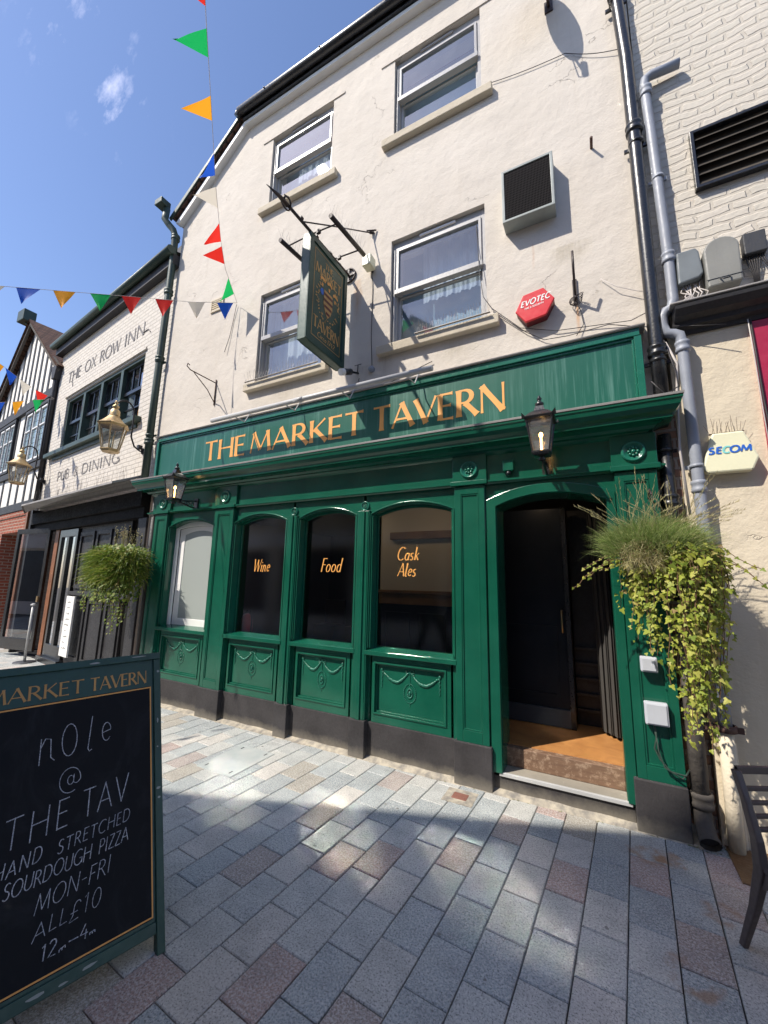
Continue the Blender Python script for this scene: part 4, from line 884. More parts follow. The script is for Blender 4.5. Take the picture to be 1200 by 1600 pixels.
# --- lanterns
def lantern(name, label, cat, base, prot, n, s, metal, rise, group=None, rz=0, curved=False):
    """base: wall point; lantern hangs/stands at distance prot; rise: height of lantern body bottom above base"""
    t = thing(name, label, cat, base, rz, group); c = (0, -prot, rise); a0 = math.pi/n
    rb, rt_, h = .072*s, .118*s, .235*s
    b = B()
    for k in range(n):
        a = a0+2*math.pi*k/n; b.tube([(c[0]+rb*math.cos(a), c[1]+rb*math.sin(a), c[2]), (c[0]+rt_*math.cos(a), c[1]+rt_*math.sin(a), c[2]+h)], .006*s, 5)
    b.lathe([(rb*.2, -.028*s), (rb*1.0, -.02*s), (rb*1.15, -.004*s), (rb*1.15, .006*s), (rb*.95, .008*s)], c, n, a0=a0, smooth=False)
    b.lathe([(rt_*.93, h-.012*s), (rt_*1.12, h-.006*s), (rt_*1.18, h+.006*s), (rt_*1.0, h+.014*s)], c, n, a0=a0, smooth=False)
    if n == 4:
        for k in range(n):
            a = a0+2*math.pi*k/n; q = rt_*1.15; b.add([(c[0]+q*math.cos(a+.16), c[1]+q*math.sin(a+.16), c[2]+h), (c[0]+q*math.cos(a-.16), c[1]+q*math.sin(a-.16), c[2]+h), (c[0]+q*1.12*math.cos(a), c[1]+q*1.12*math.sin(a), c[2]+h+.035*s), (c[0]+q*.9*math.cos(a), c[1]+q*.9*math.sin(a), c[2]+h)], [(0, 1, 2), (1, 3, 2), (3, 0, 2)])
    b.make('frame', metal, t, fix=False)
    b = B().lathe([(rb*.97, .006*s), (rt_*.97, h-.008*s)], c, n, a0=a0, smooth=False); b.make('glass', 'lampglass', t)
    b = B()
    if n == 4: b.lathe([(rt_*1.08, h+.012*s), (rt_*.72, h+.045*s), (rt_*.42, h+.065*s), (rt_*.30, h+.10*s), (.001, h+.105*s)], c, n, a0=a0, smooth=False); z1 = h+.10*s
    else: b.lathe([(rt_*1.05, h+.012*s), (rt_*.85, h+.03*s), (rt_*.55, h+.07*s), (rt_*.36, h+.10*s)], c, n, a0=a0); b.lathe([(rt_*.36, h+.10*s), (rt_*.36, h+.12*s), (rt_*.34, h+.15*s), (rt_*.15, h+.175*s), (.001, h+.18*s)], c, 14); z1 = h+.175*s
    b.make('roof', metal, t)
    b = B().lathe([(.012*s, z1-.01), (.026*s, z1+.008*s), (.03*s, z1+.022*s), (.014*s, z1+.035*s), (.01*s, z1+.045*s), (.018*s, z1+.055*s), (.002, z1+.085*s)], c, 10); b.make('finial', metal, t)
    b = B().ball((c[0], c[1], c[2]+h*.55), .014*s if not curved else .01, 8, (1, 1, 1.5)); b.tube([(c[0], c[1], c[2]), (c[0], c[1], c[2]+h*.45)], .007*s, 6)
    b.make('bulb', 'bulb' if not curved else 'frost', t)
    b = B()
    if curved:
        P = [(0, 0, 0), (0, -.05, -.01), (0, -.14, .04), (0, -.20, .18), (0, -.20, .42)]+[(0, -(prot/2+.10)+(prot/2-.10)*math.cos(R(a)), .56+.16*math.sin(R(a))) for a in range(0, 181, 20)]+[(0, -prot, rise+z1+.02)]
        b.tube(P, .013, 8); b.lathe([(.05, 0), (.05, -.015), (.02, -.03)], (0, 0, 0), 12, 'y'); b.box(-.03, .03, -.09, -.03, .02, .08)
    else:
        b.box(-.035, .035, -.015, .0, -.06, .10); b.tube([(0, -.01, -.03), (0, -prot*.4, -.015), (0, -prot*.8, .02), (0, -prot, rise-.02)], .011, 8); b.tube([(0, -.01, .07), (0, -prot*.45, .045), (0, -prot*.9, .03)], .009, 8)
        for q in (.2, .4, .6, .78):
            b.tube([(0, -prot*q+.022*math.cos(R(a)), .018+.022*math.sin(R(a))) for a in range(0, 361, 40)], .006, 5)
        b.lathe([(.02, -.06), (.03, -.05), (.012, -.03), (.022, -.02)], (0, -prot, rise), 10)
    b.make('bracket', metal, t); return t
lantern('wall_lantern', 'lit black lantern on the green frieze above the open doorway', 'lantern', (-.325, .028, 2.52), .33, 4, 1.12, 'black', .06, 'black lanterns on the green shopfront')
lantern('wall_lantern', 'lit black lantern at the left end of the green shopfront', 'lantern', (-4.67, .028, 2.52), .33, 4, 1.12, 'black', .04, 'black lanterns on the green shopfront')

# --- small items on the shopfront
t = thing('sensor_box', 'small green painted box on the frieze between two rosettes', 'sensor box', (-.63, .03, 2.60)); B().box(-.045, .045, -.05, 0, -.05, .045).make('case', 'green', t, bevel=.006); B().tube([(0, -.025, -.05), (0, -.02, -.085)], .022, 8).make('sensor', 'black', t)
for (x, z, lab, w_, h_) in ((.27, 1.07, 'upper white junction box half hidden by ivy on the right pier', .10, .10), (.29, .755, 'lower white junction box under the ivy on the right pier', .135, .145)):
    t = thing('junction_box', lab, 'junction box', (x, -.012, z), 0, 'white boxes on the right pier')
    B().box(-w_/2, w_/2, -.05, 0, -h_/2, h_/2).make('case', 'whitebox', t, bevel=.008); B().box(-w_/2+.01, w_/2-.01, -.056, -.05, -h_/2+.01, h_/2-.01).make('lid', 'whitebox', t, bevel=.004)
b = B(); b.tube([(.27, -.02, .69), (.28, -.025, .6), (.265, -.02, .53), (.29, -.03, .47), (.34, -.045, .41), (.42, -.04, .40), (.46, .03, .43)], .006, 6); b.tube([(.275, -.02, .69), (.285, -.03, .52), (.31, -.05, .43), (.40, -.06, .385), (.46, .03, .42)], .005, 6)
o = b.make('pier_cable', 'pipegreen'); tag(o, 'dark green cable looping down the lower right pier', 'cable')

# --- wall hardware
t = thing('ventilation_grille', 'square box grille with dark wire mesh on the cream upper wall', 'vent', (-.37, YW, 5.24))
b = B(); b.ring([(-.23, -.285), (.23, -.285), (.23, .285), (-.23, .285)], [(-.205, -.26), (.205, -.26), (.205, .26), (-.205, .26)], -.15, 0); b.make('frame', 'galv', t, bevel=.004)
B().box(-.206, .206, -.142, -.135, -.261, .261).make('mesh', 'mesh', t)
t = thing('alarm_box', 'red hexagonal alarm box with white lettering above the green fascia', 'alarm box', (-.355, YW, 4.05))
hexp = [(-.17, -.02), (-.10, .125), (.075, .15), (.165, .02), (.09, -.12), (-.085, -.145)]
B().prism([(x*1.0, z) for x, z in hexp], -.10, -.075).make('cover', 'red', t, bevel=.008); B().prism([(x*.97, z*.97) for x, z in hexp], -.0749, 0).make('back_box', 'dkred', t, bevel=.004)
b = B(); text(b, 'EVOTEC', lambda x, z, d: (-.12+x, -.1005-d, .005+z+x*.12), .052, .010, .009, .245, slant=.25, gap=.14, flare=0); b.make('lettering', 'white', t, fix=False)
b = B(); text(b, 'FIRE & SECURITY'.replace('Y', 'V'), lambda x, z, d: (-.085+x, -.1005-d, -.025+z+x*.12), .016, .003, .003, .16, slant=0, gap=.14, flare=0); b.make('small_lettering', 'white', t, fix=False)
t = thing('wall_bracket', 'black iron flag bracket with coiled wire and rust streak right of the red alarm', 'bracket', (-.03, YW, 4.25))
b = B(); b.box(-.018, .018, -.015, 0, -.24, .0); b.tube([(0, -.01, -.22), (0, -.20, -.05), (.0, -.24, .10)], .010, 6); b.box(-.01, .01, -.06, -.01, -.2, -.17)
for k in range(4): b.tube([(.05*math.cos(R(a))+.004*k, -.03-.01*k, -.22+.045*math.sin(R(a+20*k))) for a in range(0, 361, 30)], .003, 4)
b.make('iron', 'iron', t)
t = thing('wall_bracket', 'scrolled rusty iron basket bracket on the lower left of the cream wall', 'bracket', (-4.60, YW, 4.12))
b = B(); b.tube([(0, -.01, .22), (0, -.01, -.16)], .009, 6); b.tube([(0, -.01, .17), (0, -.42, .17), (0, -.47, .20), (0, -.46, .24), (0, -.43, .23)], .007, 6); b.tube([(0, -.01, -.12), (0, -.14, .02), (0, -.36, .16)], .006, 6); b.make('iron', 'rust', t)
t = thing('air_vent', 'small louvred air vent high on the left of the cream wall', 'vent', (-4.74, YW, 5.56))
b = B(); b.ring([(-.13, -.10), (.13, -.10), (.13, .10), (-.13, .10)], [(-.11, -.08), (.11, -.08), (.11, .08), (-.11, .08)], -.02, 0)
for k in range(5): b.box(-.11, .11, -.016, 0, -.075+.034*k, -.06+.034*k)
b.make('louvre', 'cream', t)
t = thing('satellite_dish', 'grey satellite dish at the top of the cream wall', 'satellite dish', (-.10, YW, 7.42))
b = B(); 
b.lathe([(.001, .06), (.12, .048), (.22, .016), (.30, -.03), (.305, -.028)], (0, 0, 0), 22); o = b.make('dish', 'greypipe', t); o.location = (-.12, -.34, .10); o.rotation_euler = (R(68), 0, R(38)); o.scale = (.72, 1, .8)
b = B(); b.tube([(0, 0, 0), (0, -.12, -.02), (-.08, -.30, .0)], .016, 8); b.box(-.04, .04, -.012, 0, -.07, .07); b.tube([(-.1, -.32, -.18), (-.22, -.62, -.14)], .010, 6); b.tube([(-.22, -.62, -.14), (-.21, -.60, -.02)], .024, 8); b.tube([(-.22, -.62, -.16), (-.18, -.5, -.30), (-.10, -.33, -.22)], .005, 5); b.make('arm', 'iron', t)
t = thing('wall_hook', 'short iron stub sticking out of the cream wall near the black pipe', 'hook', (.18, YW, 5.53)); B().tube([(0, 0, 0), (0, -.10, .01)], .012, 6).make('stub', 'rust', t)
# cables across the wall
def cable(path, label, r=.0035, m='cable'):
    o = B().tube(path, r, 5).make('wall_cable', m); tag(o, label, 'cable'); return o
def sagp(a, b_, s, n=10): return [tuple(Vector(a).lerp(Vector(b_), i/n)+Vector((0, 0, -s*math.sin(math.pi*i/n)))) for i in range(n+1)]
cable(sagp((-.79, .085, 6.88), (.0, .085, 6.72), .02)+sagp((.02, .085, 6.72), (.47, .07, 6.42), .03), 'thin cable from the upper right window across to the black pipe')
cable([(-.90, .15, 5.25), (-.86, .09, 4.6), (-.83, .085, 4.35), (-.75, .085, 4.2), (-.5, .085, 3.92), (-.2, .08, 3.80), (.1, .08, 3.76), (.36, .07, 3.72), (.50, .02, 3.74)], 'dark cable looping from the lower right window under the red alarm')
cable([(-.74, .085, 4.16), (-.45, .08, 3.86), (-.3, .08, 3.74), (-.1, .04, 3.70), (.2, .0, 3.69), (.42, .0, 3.60)], 'second dark cable drooping onto the top of the fascia')
cable([(-.03, .08, 4.02), (-.0, .085, 3.95), (.02, .085, 3.8), (-.04, .07, 3.70)], 'wire tail below the black iron flag bracket')
cable([(.17, .085, 4.18), (.28, .06, 4.05), (.42, .06, 3.96), (.50, .06, 3.92)], 'pale wires from a nail to the black pipe', .003, 'cablew')
cable([(.55, .0, 3.45), (.60, -.0, 3.2), (.61, .0, 3.06), (.52, -.03, 3.0), (.44, -.04, 3.12)], 'loose cable hanging between the two pipes above the cornice', .005)
cable([(.56, .02, 3.44), (.62, .02, 3.25), (.60, .02, 3.02), (.58, .02, 2.6), (.60, .02, 2.1)], 'pale grey cable bundle down behind the grey pipe', .009, 'cablew')
cable([(-4.31, .08, 5.42), (-4.36, .09, 5.2), (-4.40, .085, 4.95), (-4.46, .07, 4.72)], 'loose wire hanging from the bunting hook on the cream wall', .004)
# bird spikes on sills
rs = random.Random(21)
def spikes(x0, x1, z, label, y=.0, hgt=.12, n=26):
    t = thing('bird_spikes', label, 'bird spikes', ((x0+x1)/2, y, z), 0, 'bird spikes along the pub ledges'); b = B(); w = (x1-x0)/2
    b.box(-w, w, -.012, .012, 0, .004)
    for k in range(n):
        xx = -w+2*w*(k+.5)/n
        for q in (-1, 1): b.tube([(xx, 0, 0), (xx+rs.uniform(-.02, .02), q*.035+rs.uniform(-.01, .01), hgt*rs.uniform(.8, 1.05))], .0014, 3, caps=False)
    b.make('wires', 'spike', t, fix=False)
spikes(-3.93, -2.75, 4.105, 'bird spikes on the lower left window sill behind the hanging sign')
spikes(-1.52, -.75, 4.105, 'bird spikes on the lower right window sill')
# mortar shade patches and streaks: rust stain below bracket
# --- hanging sign shadow falls naturally

# ================================================================== PLANTS
def ivy_leaf(b, c, s, nrm, upv, rr):
    """five lobed leaf facing nrm"""
    n = Vector(nrm).normalized(); u = Vector(upv); u = (u-n*u.dot(n)).normalized(); w = u.cross(n)
    P = [(0, 0), (.38, -.12), (.50, .22), (.26, .34), (.22, .62), (0, 1.0), (-.22, .62), (-.26, .34), (-.50, .22), (-.38, -.12)]
    c = Vector(c); f = rr.uniform(.05, .22)
    vs = [c+w*(x*s)-u*(y*s)+n*(-abs(x)*s*f) for x, y in P]; b.add(vs, [(0, 1, 2, 3), (0, 3, 4, 5), (0, 5, 6, 7), (0, 7, 8, 9)])
def blade(b, p0, d, l, w, rr, droop=.3):
    p = Vector(p0); d = Vector(d).normalized(); side = d.cross(Vector((rr.uniform(-1, 1), rr.uniform(-1, 1), .2))).normalized(); vs = []
    for i in range(4):
        q = i/3; pp = p+d*l*q+Vector((0, 0, -droop*l*q*q)); ww = w*(1-q)
        vs += [pp-side*ww, pp+side*ww]
    b.add(vs, [(2*i, 2*i+1, 2*i+3, 2*i+2) for i in range(3)])
def basket(loc, label, seed, kind):
    t = thing('hanging_basket', label, 'hanging basket', loc, 0, 'planted baskets on the pub front'); rr = random.Random(seed)
    b = B().lathe([(.001, -.22), (.10, -.20), (.19, -.11), (.225, 0), (.20, 0), (.001, -.01)], (0, 0, 0), 20); b.make('liner', 'coir', t)
    b = B(); b.lathe([(.232, .005), (.24, .0), (.232, -.005), (.226, 0), (.232, .005)], (0, 0, 0), 24)
    for k in range(12): a = k*math.pi/6; b.tube([(.232*math.cos(a), .232*math.sin(a), 0), (.195*math.cos(a), .195*math.sin(a), -.115), (.105*math.cos(a), .105*math.sin(a), -.208)], .003, 4)
    b.tube([(0, .24, .0), (0, .24, .35), (0, .10, .42), (0, 0, .36)], .007, 5)
    for k in range(3): a = k*2.09+.5; b.tube([(.23*math.cos(a), .23*math.sin(a), 0), (0, 0, .36)], .002, 4)
    b.make('wire_frame', 'iron', t); B().lathe([(.2, -.01), (.12, .02), (.001, .03)], (0, 0, 0), 14).make('soil', 'soil', t)
    vine = B(); lv = B(); gr = B(); st = B()
    if kind == 'right':
        tr = []
        for k in range(118):
            a = rr.uniform(math.pi*.90, math.pi*2.12); r0 = rr.uniform(.12, .24); xx = r0*math.cos(a)
            ln = rr.uniform(.75, 1.28) if -.02 < xx < .15 else (rr.uniform(.35, .95) if xx > 0 else rr.uniform(.20, .75))
            if xx < -.05 and rr.random() < .35: continue
            tr.append((a, r0, ln))
        for a, r0, ln in tr:
            p = Vector((r0*math.cos(a)+.05, r0*math.sin(a)*.8, rr.uniform(-.05, .02))); pth = [p.copy()]; out = Vector((math.cos(a), math.sin(a), 0))
            drift = Vector((rr.uniform(-.10, .10)-.10*(p.x-.04)/.2, rr.uniform(.0, .12), 0)); nseg = int(ln/.042)
            for i in range(nseg):
                q = i/max(1, nseg)
                p = p+out*(.036*max(0, 1-q*5))+Vector((0, 0, -.042*min(1, .15+q*6)))+drift*.042+Vector((rr.uniform(-.010, .010), rr.uniform(-.006, .006), 0))
                p.y = min(p.y, .13); pth.append(p.copy())
                for _ in range(1 if rr.random() < .4 else 2):
                    nn = Vector((out.x*.5+rr.uniform(-.7, .7), -1+rr.uniform(-.5, .5), rr.uniform(-.2, 1.1)))
                    ivy_leaf(lv, p+Vector((rr.uniform(-.03, .03), rr.uniform(-.045, .01), rr.uniform(-.02, .02))), rr.uniform(.013, .026)*rr.choice((1, 1, 1.6, 1.9)), nn, (rr.uniform(-.8, .8), rr.uniform(-.2, .2), 1), rr)
            if len(pth) > 2: vine.tube(pth, .0022, 4)
        # mound of leaves on the right half
        for k in range(1000):
            a = rr.uniform(math.pi*.95, math.pi*2.15); q = rr.random()**.5; el = rr.uniform(-1.0, .9)
            p = Vector((.06+.27*q*math.cos(a)*math.cos(el*.6), .25*q*math.sin(a), -.03+.14*math.sin(el)-.09*q))
            if p.x < .0 and rr.random() < .8: continue
            ivy_leaf(lv, p, rr.uniform(.022, .048), (math.cos(a)*.6+rr.uniform(-.5, .5), -.7+rr.uniform(-.5, .3), rr.uniform(.1, 1)), (rr.uniform(-.6, .6), .1, 1), rr)
        for sx, n_ in ((-1, 5), (1, 4)):   # stray side sprigs
            for k in range(n_):
                p = Vector((sx*.2, -.12, rr.uniform(-.12, .05))); pth = [p.copy()]; ln = rr.randint(5, 9)
                for i in range(ln):
                    p = p+Vector((sx*.035, -.005, rr.uniform(-.028, .012)-.004*i)); pth.append(p.copy())
                    ivy_leaf(lv, p, rr.uniform(.018, .034), (rr.uniform(-.4, .4), -1, rr.uniform(0, .7)), (sx*-.6, 0, .8), rr)
                vine.tube(pth, .002, 4)
        for k in range(6500):
            a = rr.uniform(0, 2*math.pi); q = rr.random()**.55
            p = (-.03+.27*q*math.cos(a), .20*q*math.sin(a)-.06, .09*(1-q*q)+rr.uniform(-.10, .03)*q); d = Vector((math.cos(a)*q*.8+rr.uniform(-.5, .5), math.sin(a)*q*.7+rr.uniform(-.4, .3)-.10, rr.uniform(.4, 1.5)))
            blade(gr, p, d, rr.uniform(.09, .24), .0019, rr, rr.uniform(.1, .7))
        for k in range(800):   # brown thatch at lower left front
            p = (-.10+rr.uniform(-.11, .11), -.22+rr.uniform(-.05, .05), -.04+rr.uniform(-.09, .06)); blade(st, p, (rr.uniform(-.5, .5), rr.uniform(-.6, 0), rr.uniform(-.9, .5)), rr.uniform(.04, .10), .0016, rr, .2)
        for k in range(85):  # long seeding stalks
            a = rr.uniform(0, 2*math.pi); p = Vector((-.02+.16*math.cos(a), .10*math.sin(a)-.03, .05)); lean = rr.choice((-.7, -.2, .15, .3, .8, 1.1))
            d = Vector((lean+rr.uniform(-.3, .3), rr.uniform(-.55, .12), 1)).normalized(); l = rr.uniform(.25, .52); pth = [p+d*l*q+Vector((0, 0, -.08*l*q*q*4*abs(lean))) for q in (0, .25, .5, .75, 1)]
            st.tube(pth, .0011, 3, caps=False)
            for i in range(12):
                q = .68+.32*i/12; pp = p+d*l*q+Vector((0, 0, -.08*l*q*q*4*abs(lean))); blade(st, pp, d+Vector((rr.uniform(-.4, .4), rr.uniform(-.4, .4), rr.uniform(-.2, .3))), .022, .0022, rr, 0)
    else:
        for k in range(3600):
            a = rr.uniform(0, 2*math.pi); q = rr.random()**.5
            p = Vector((.46*q*math.cos(a)+.05, .24*q*math.sin(a)-.07, rr.uniform(-.42, .22)*(1-.45*q))); d = Vector((math.cos(a)*q*1.3+rr.uniform(-.5, .5), math.sin(a)*q-.4+rr.uniform(-.4, .3), rr.uniform(-.6, .65)))
            blade(gr, p, d, rr.uniform(.08, .22), .0075, rr, rr.uniform(.1, .6))
        for k in range(1500):
            a = rr.uniform(math.pi*.9, math.pi*2.1); q = rr.uniform(.5, 1)
            ivy_leaf(lv, (.52*q*math.cos(a)+.04, .28*q*math.sin(a)-.06, rr.uniform(-.52, .20)), rr.uniform(.02, .045), (math.cos(a)*.6, -1, rr.uniform(-.1, .8)), (rr.uniform(-.8, .8), .2, 1), rr)
        for k in range(24):
            right = k < 9; p = Vector((rr.uniform(.05, .42) if right else rr.uniform(-.50, .05), rr.uniform(-.25, -.1), -.22)); pth = [p.copy()]; n_ = rr.randint(9, 18) if right else rr.randint(4, 12)
            for i in range(n_):
                p = p+Vector((rr.uniform(-.015, .015), rr.uniform(-.006, .012), -.042)); pth.append(p.copy())
                for _ in range(3): ivy_leaf(lv, p+Vector((rr.uniform(-.04, .04), rr.uniform(-.04, .02), 0)), rr.uniform(.018, .04), (rr.uniform(-.6, .6), -1, rr.uniform(-.1, .8)), (rr.uniform(-.8, .8), .2, 1), rr)
            vine.tube(pth, .003, 4)
        for k in range(40):
            p = Vector((rr.uniform(-.1, .22), rr.uniform(-.1, .1), .1)); d = Vector((rr.uniform(-.5, .5), rr.uniform(-.3, .2), 1)).normalized(); l = rr.uniform(.18, .42); st.tube([p, p+d*l*.5, p+d*l+Vector((.03, 0, -.03))], .0014, 3)
            for i in range(4): st.ball(p+d*l*(.8+.06*i)+Vector((rr.uniform(-.02, .02), 0, rr.uniform(-.02, .02))), .007, 4)
    lv.make('ivy_trails', 'ivy' if kind == 'right' else 'ivyd', t, fix=False); gr.make('grass_tuft', 'grass' if kind == 'right' else 'ivyd', t, fix=False)
    st.make('dry_stalks', 'straw', t, fix=False); vine.make('stems', 'stem', t, fix=False)
    return t
basket((.36, -.20, 1.86), 'basket of seeding grass and yellow green trailing ivy beside the doorway', 31, 'right')
basket((-5.78, -.22, 1.80), 'bushy green basket with dangling trails at the left end of the shopfront', 32, 'left')

# ================================================================== RIGHT: white brick building
RB = thing('brick_building', 'white painted brick building with cream ground floor right of the pub', 'building', (.56, .10, 0))
b = B(); b.box(0, 6, 0, 5, 3.66, 9.5); b.make('upper_wall', 'wbrick2', RB)
b = B(); b.box(.03, 6, .0, 5, -.02, 3.60); b.make('lower_wall', 'cream', RB)
b = B(); b.box(.03, .16, -.035, -.001, -.02, .62); b.make('corner_plinth', 'cream', RB, bevel=.01)
b = B(); 
prof = [(.0, 3.50), (-.02, 3.50), (-.03, 3.53), (-.07, 3.545), (-.08, 3.58), (-.13, 3.60), (-.17, 3.64), (-.175, 3.665), (0, 3.68)]
n_ = len(prof); vs = [(.05+(0 if y > -.05 else .02), y, z) for y, z in prof]+[(5, y, z) for y, z in prof]
b.add(vs, [(i, i+1, n_+i+1, n_+i) for i in range(n_-1)]+[tuple(range(n_))]); b.make('shop_cornice', 'blackm', RB)
b = B(); b.box(.04, 5, -.18, .0, 3.681, 3.695); b.make('ledge_lead', 'lead', RB, bevel=.004)
b = B(); b.box(.52, 1.5, -.03, .0, .9, 3.49); b.make('crimson_board', 'magenta', RB, bevel=.004)
# big louvred extract
t = thing('louvre_vent', 'wide dark greasy louvred extract opening in the white brick wall', 'louvre', (1.42, .10, 4.97))
b = B(); b.ring([(-.55, -.27), (.55, -.27), (.55, .27), (-.55, .27)], [(-.525, -.245), (.525, -.245), (.525, .245), (-.525, .245)], -.05, .0); b.make('frame', 'black', t, bevel=.003)
b = B()
for k in range(6):
    z = -.21+.082*k; b.add([(-.525, -.045, z-.03), (.525, -.045, z-.03), (.525, -.002, z+.03), (-.525, -.002, z+.03)], [(0, 1, 2, 3)])
b.box(-.525, .525, -.0045, -.0015, -.245, .245); b.make('slats', paint('greasy_dark_slats', (.05, .04, .028), .55, wear=.5), t)
# cabinets and cables
t = thing('cable_box', 'small blue grey cabinet with a tangle of cables beside the swan neck pipe', 'utility box', (.755, .10, 4.02))
B().prism([(-.075, -.14), (.055, -.12), (.085, -.09), (.07, .10), (.05, .135), (-.07, .13)], -.10, 0).make('case', 'greybox2', t, bevel=.012)
b = B(); rr = random.Random(2)
for k in range(9): x = -.05+.014*k; b.tube([(x, -.05, -.13), (x+rr.uniform(-.03, .03), -.06, -.19), (x+rr.uniform(-.05, .05), -.08, -.24), (x+rr.uniform(-.08, .08), -.07, -.31)], .005, 5)
b.make('cables', 'cablew', t)
t = thing('alarm_cabinet', 'large grey rounded cabinet on the white brick above the dark ledge', 'utility box', (.95, .10, 3.98))
B().prism([(-.10, -.20), (.10, -.195), (.105, .10)]+arc(0, .09, .105, .10, 0, 180, 10)[1:-1]+[(-.105, .10)], -.12, 0).make('case', 'greybox', t, bevel=.012)
b = B(); b.tube([(-.03, -.125, -.15), (-.02, -.14, -.17), (.02, -.14, -.17), (.03, -.125, -.15)], .005, 6); b.box(-.104, .104, -.123, -.119, -.145, -.141); b.make('handle', 'black', t)
t = thing('junction_box', 'dark grey box with many cables hanging from its underside on the white brick', 'utility box', (1.155, .10, 4.08))
B().box(-.065, .065, -.07, 0, -.08, .09).make('case', 'dkbox', t, bevel=.008)
b = B()
for k in range(8): x = -.05+.014*k; b.tube([(x, -.035, -.08), (x, -.04, -.13), (x*.5+(.06 if k > 5 else -.0), -.03, -.22), (x*.3+(.10 if k > 5 else .0), -.02, -.34)], .0045, 5)
b.make('cables', 'cable', t)
t = thing('alarm_box', 'ivory trapezoid alarm box with blue lettering and bird spikes on the cream wall', 'alarm box', (.86, .10, 2.53))
tp = [(-.085, .145), (.09, .145), (.155, -.05), (.115, -.14), (-.13, -.14), (-.16, -.10)]
B().prism(tp, -.075, -.0).make('cover', 'ivory', t, bevel=.012)
b = B(); text(b, 'SE', lambda x, z, d: (-.118+x, -.076-d, -.005+z), .045, .013, .010, .075, slant=.15, gap=.2, flare=0); text(b, 'OM', lambda x, z, d: (-.0+x, -.076-d, -.005+z), .045, .013, .010, .115, slant=.15, gap=.15, flare=0); b.make('lettering', 'blue', t, fix=False)
b = B(); text(b, 'C', lambda x, z, d: (-.038+x, -.076-d, -.005+z), .045, .013, .010, .038, slant=.15, flare=0); b.make('teal_letter', 'teal', t, fix=False)
b = B(); b.box(-.095, .10, -.05, -.03, .146, .152)
for k in range(14):
    x = -.09+.014*k; b.tube([(x, -.04, .15), (x+rs.uniform(-.03, .03), -.04+rs.uniform(-.03, .03), .15+rs.uniform(.07, .12))], .0013, 3)
b.make('bird_spikes', 'rust', t)
cable([(1.075, .06, 3.50), (1.08, .055, 3.2), (1.085, .055, 2.9), (1.10, .055, 2.5), (1.12, .055, 2.1)], 'cables clipped down the edge of the crimson board', .007, 'cable')
cable([(1.06, .05, 3.50), (1.067, .05, 3.2), (1.072, .05, 2.8), (1.085, .05, 2.3)], 'thin pale cable beside the crimson board', .004, 'cablew')
cable([(.62, .02, 3.56), (.80, .0, 3.50), (.92, -.02, 3.46)], 'twig like wire end under the dark ledge', .003)
o = B().box(.60, .75, -.30, .08, -.01, .006).box(.75, .98, -.15, .08, -.01, .012).make('timber_offcut', 'dado', None, bevel=.003); tag(o, 'brown timber edging on the ground behind the chair leg', 'timber')

# ================================================================== LEFT: the inn and the timber framed house (turned slightly)
RZ = math.atan(-.115); OX0 = (-5.8, .12, 0)
OX = thing('inn', 'white painted brick inn with dark grid windows and faint grey lettering', 'inn', OX0, RZ)
def wall_holes(b, xs, zs, holes, y, depth):
    for i in range(len(xs)-1):
        for j in range(len(zs)-1):
            x0, x1, z0, z1 = xs[i], xs[i+1], zs[j], zs[j+1]
            if (i, j) in holes:
                b.quad((x0, y, z0), (x0, y+depth, z0), (x0, y+depth, z1), (x0, y, z1)); b.quad((x1, y, z0), (x1, y+depth, z0), (x1, y+depth, z1), (x1, y, z1))
                b.quad((x0, y, z1), (x0, y+depth, z1), (x1, y+depth, z1), (x1, y, z1)); b.quad((x0, y, z0), (x0, y+depth, z0), (x1, y+depth, z0), (x1, y, z0))
            else: b.quad((x0, y, z0), (x1, y, z0), (x1, y, z1), (x0, y, z1))
b = B(); wall_holes(b, [-5.0, -4.28, -.82, -.02], [2.95, 4.19, 5.36, 6.80], {(1, 1)}, 0, .3)
b.quad((-5.0, 0, 0), (-5.0, 5, 0), (-5.0, 5, 6.8), (-5.0, 0, 6.8)); b.quad((-5.0, 5, 0), (0, 5, 0), (0, 5, 6.8), (-5.0, 5, 6.8)); b.make('wall', 'wbrick', OX)
b = B(); b.box(-4.36, -.78, -.03, .0, 5.40, 5.43); b.box(-4.36, -.80, -.012, .0, 5.432, 5.47); b.make('drip_mould', 'wbrick', OX)
b = B(); b.box(-4.85, -.68, -.11, .12, 4.08, 4.17); b.box(-4.55, -.78, -.03, -.0, 4.0, 4.08); b.make('sill', 'pipegreen', OX, bevel=.008)
WN = thing('window', None, None); WN.parent = OX
b = B(); b.ring([(-4.28, 4.19), (-.82, 4.19), (-.82, 5.36), (-4.28, 5.36)], [(-4.22, 4.25), (-.88, 4.25), (-.88, 5.30), (-4.22, 5.30)], .03, .16)
xs4 = [-4.22, -3.38, -2.54, -1.70, -.88]
for x in xs4[1:-1]: b.box(x-.05, x+.05, .02, .16, 4.25, 5.30)
b.make('frame', 'pipegreen', WN, bevel=.004)
for k in range(4):
    a, c = xs4[k]+.05, xs4[k+1]-.05; b = B(); b.box(a, c, .07, .12, 4.78, 4.84)
    for q in (1, 2): xx = a+(c-a)*q/3; b.box(xx-.012, xx+.012, .09, .12, 4.84, 5.28)
    xx = (a+c)/2; b.box(xx-.012, xx+.012, .11, .14, 4.27, 4.78); b.box(a, c, .11, .14, 4.50, 4.525)
    b.box(a, a+.035, .08, .12, 4.84, 5.28); b.box(c-.035, c, .08, .12, 4.84, 5.28); b.box(a, c, .08, .12, 5.255, 5.29); b.make('sash', 'black', WN)
B().quad((-4.22, .145, 4.25), (-.88, .145, 4.25), (-.88, .145, 5.30), (-4.22, .145, 5.30)).make('pane', 'farglass', WN, fix=False)
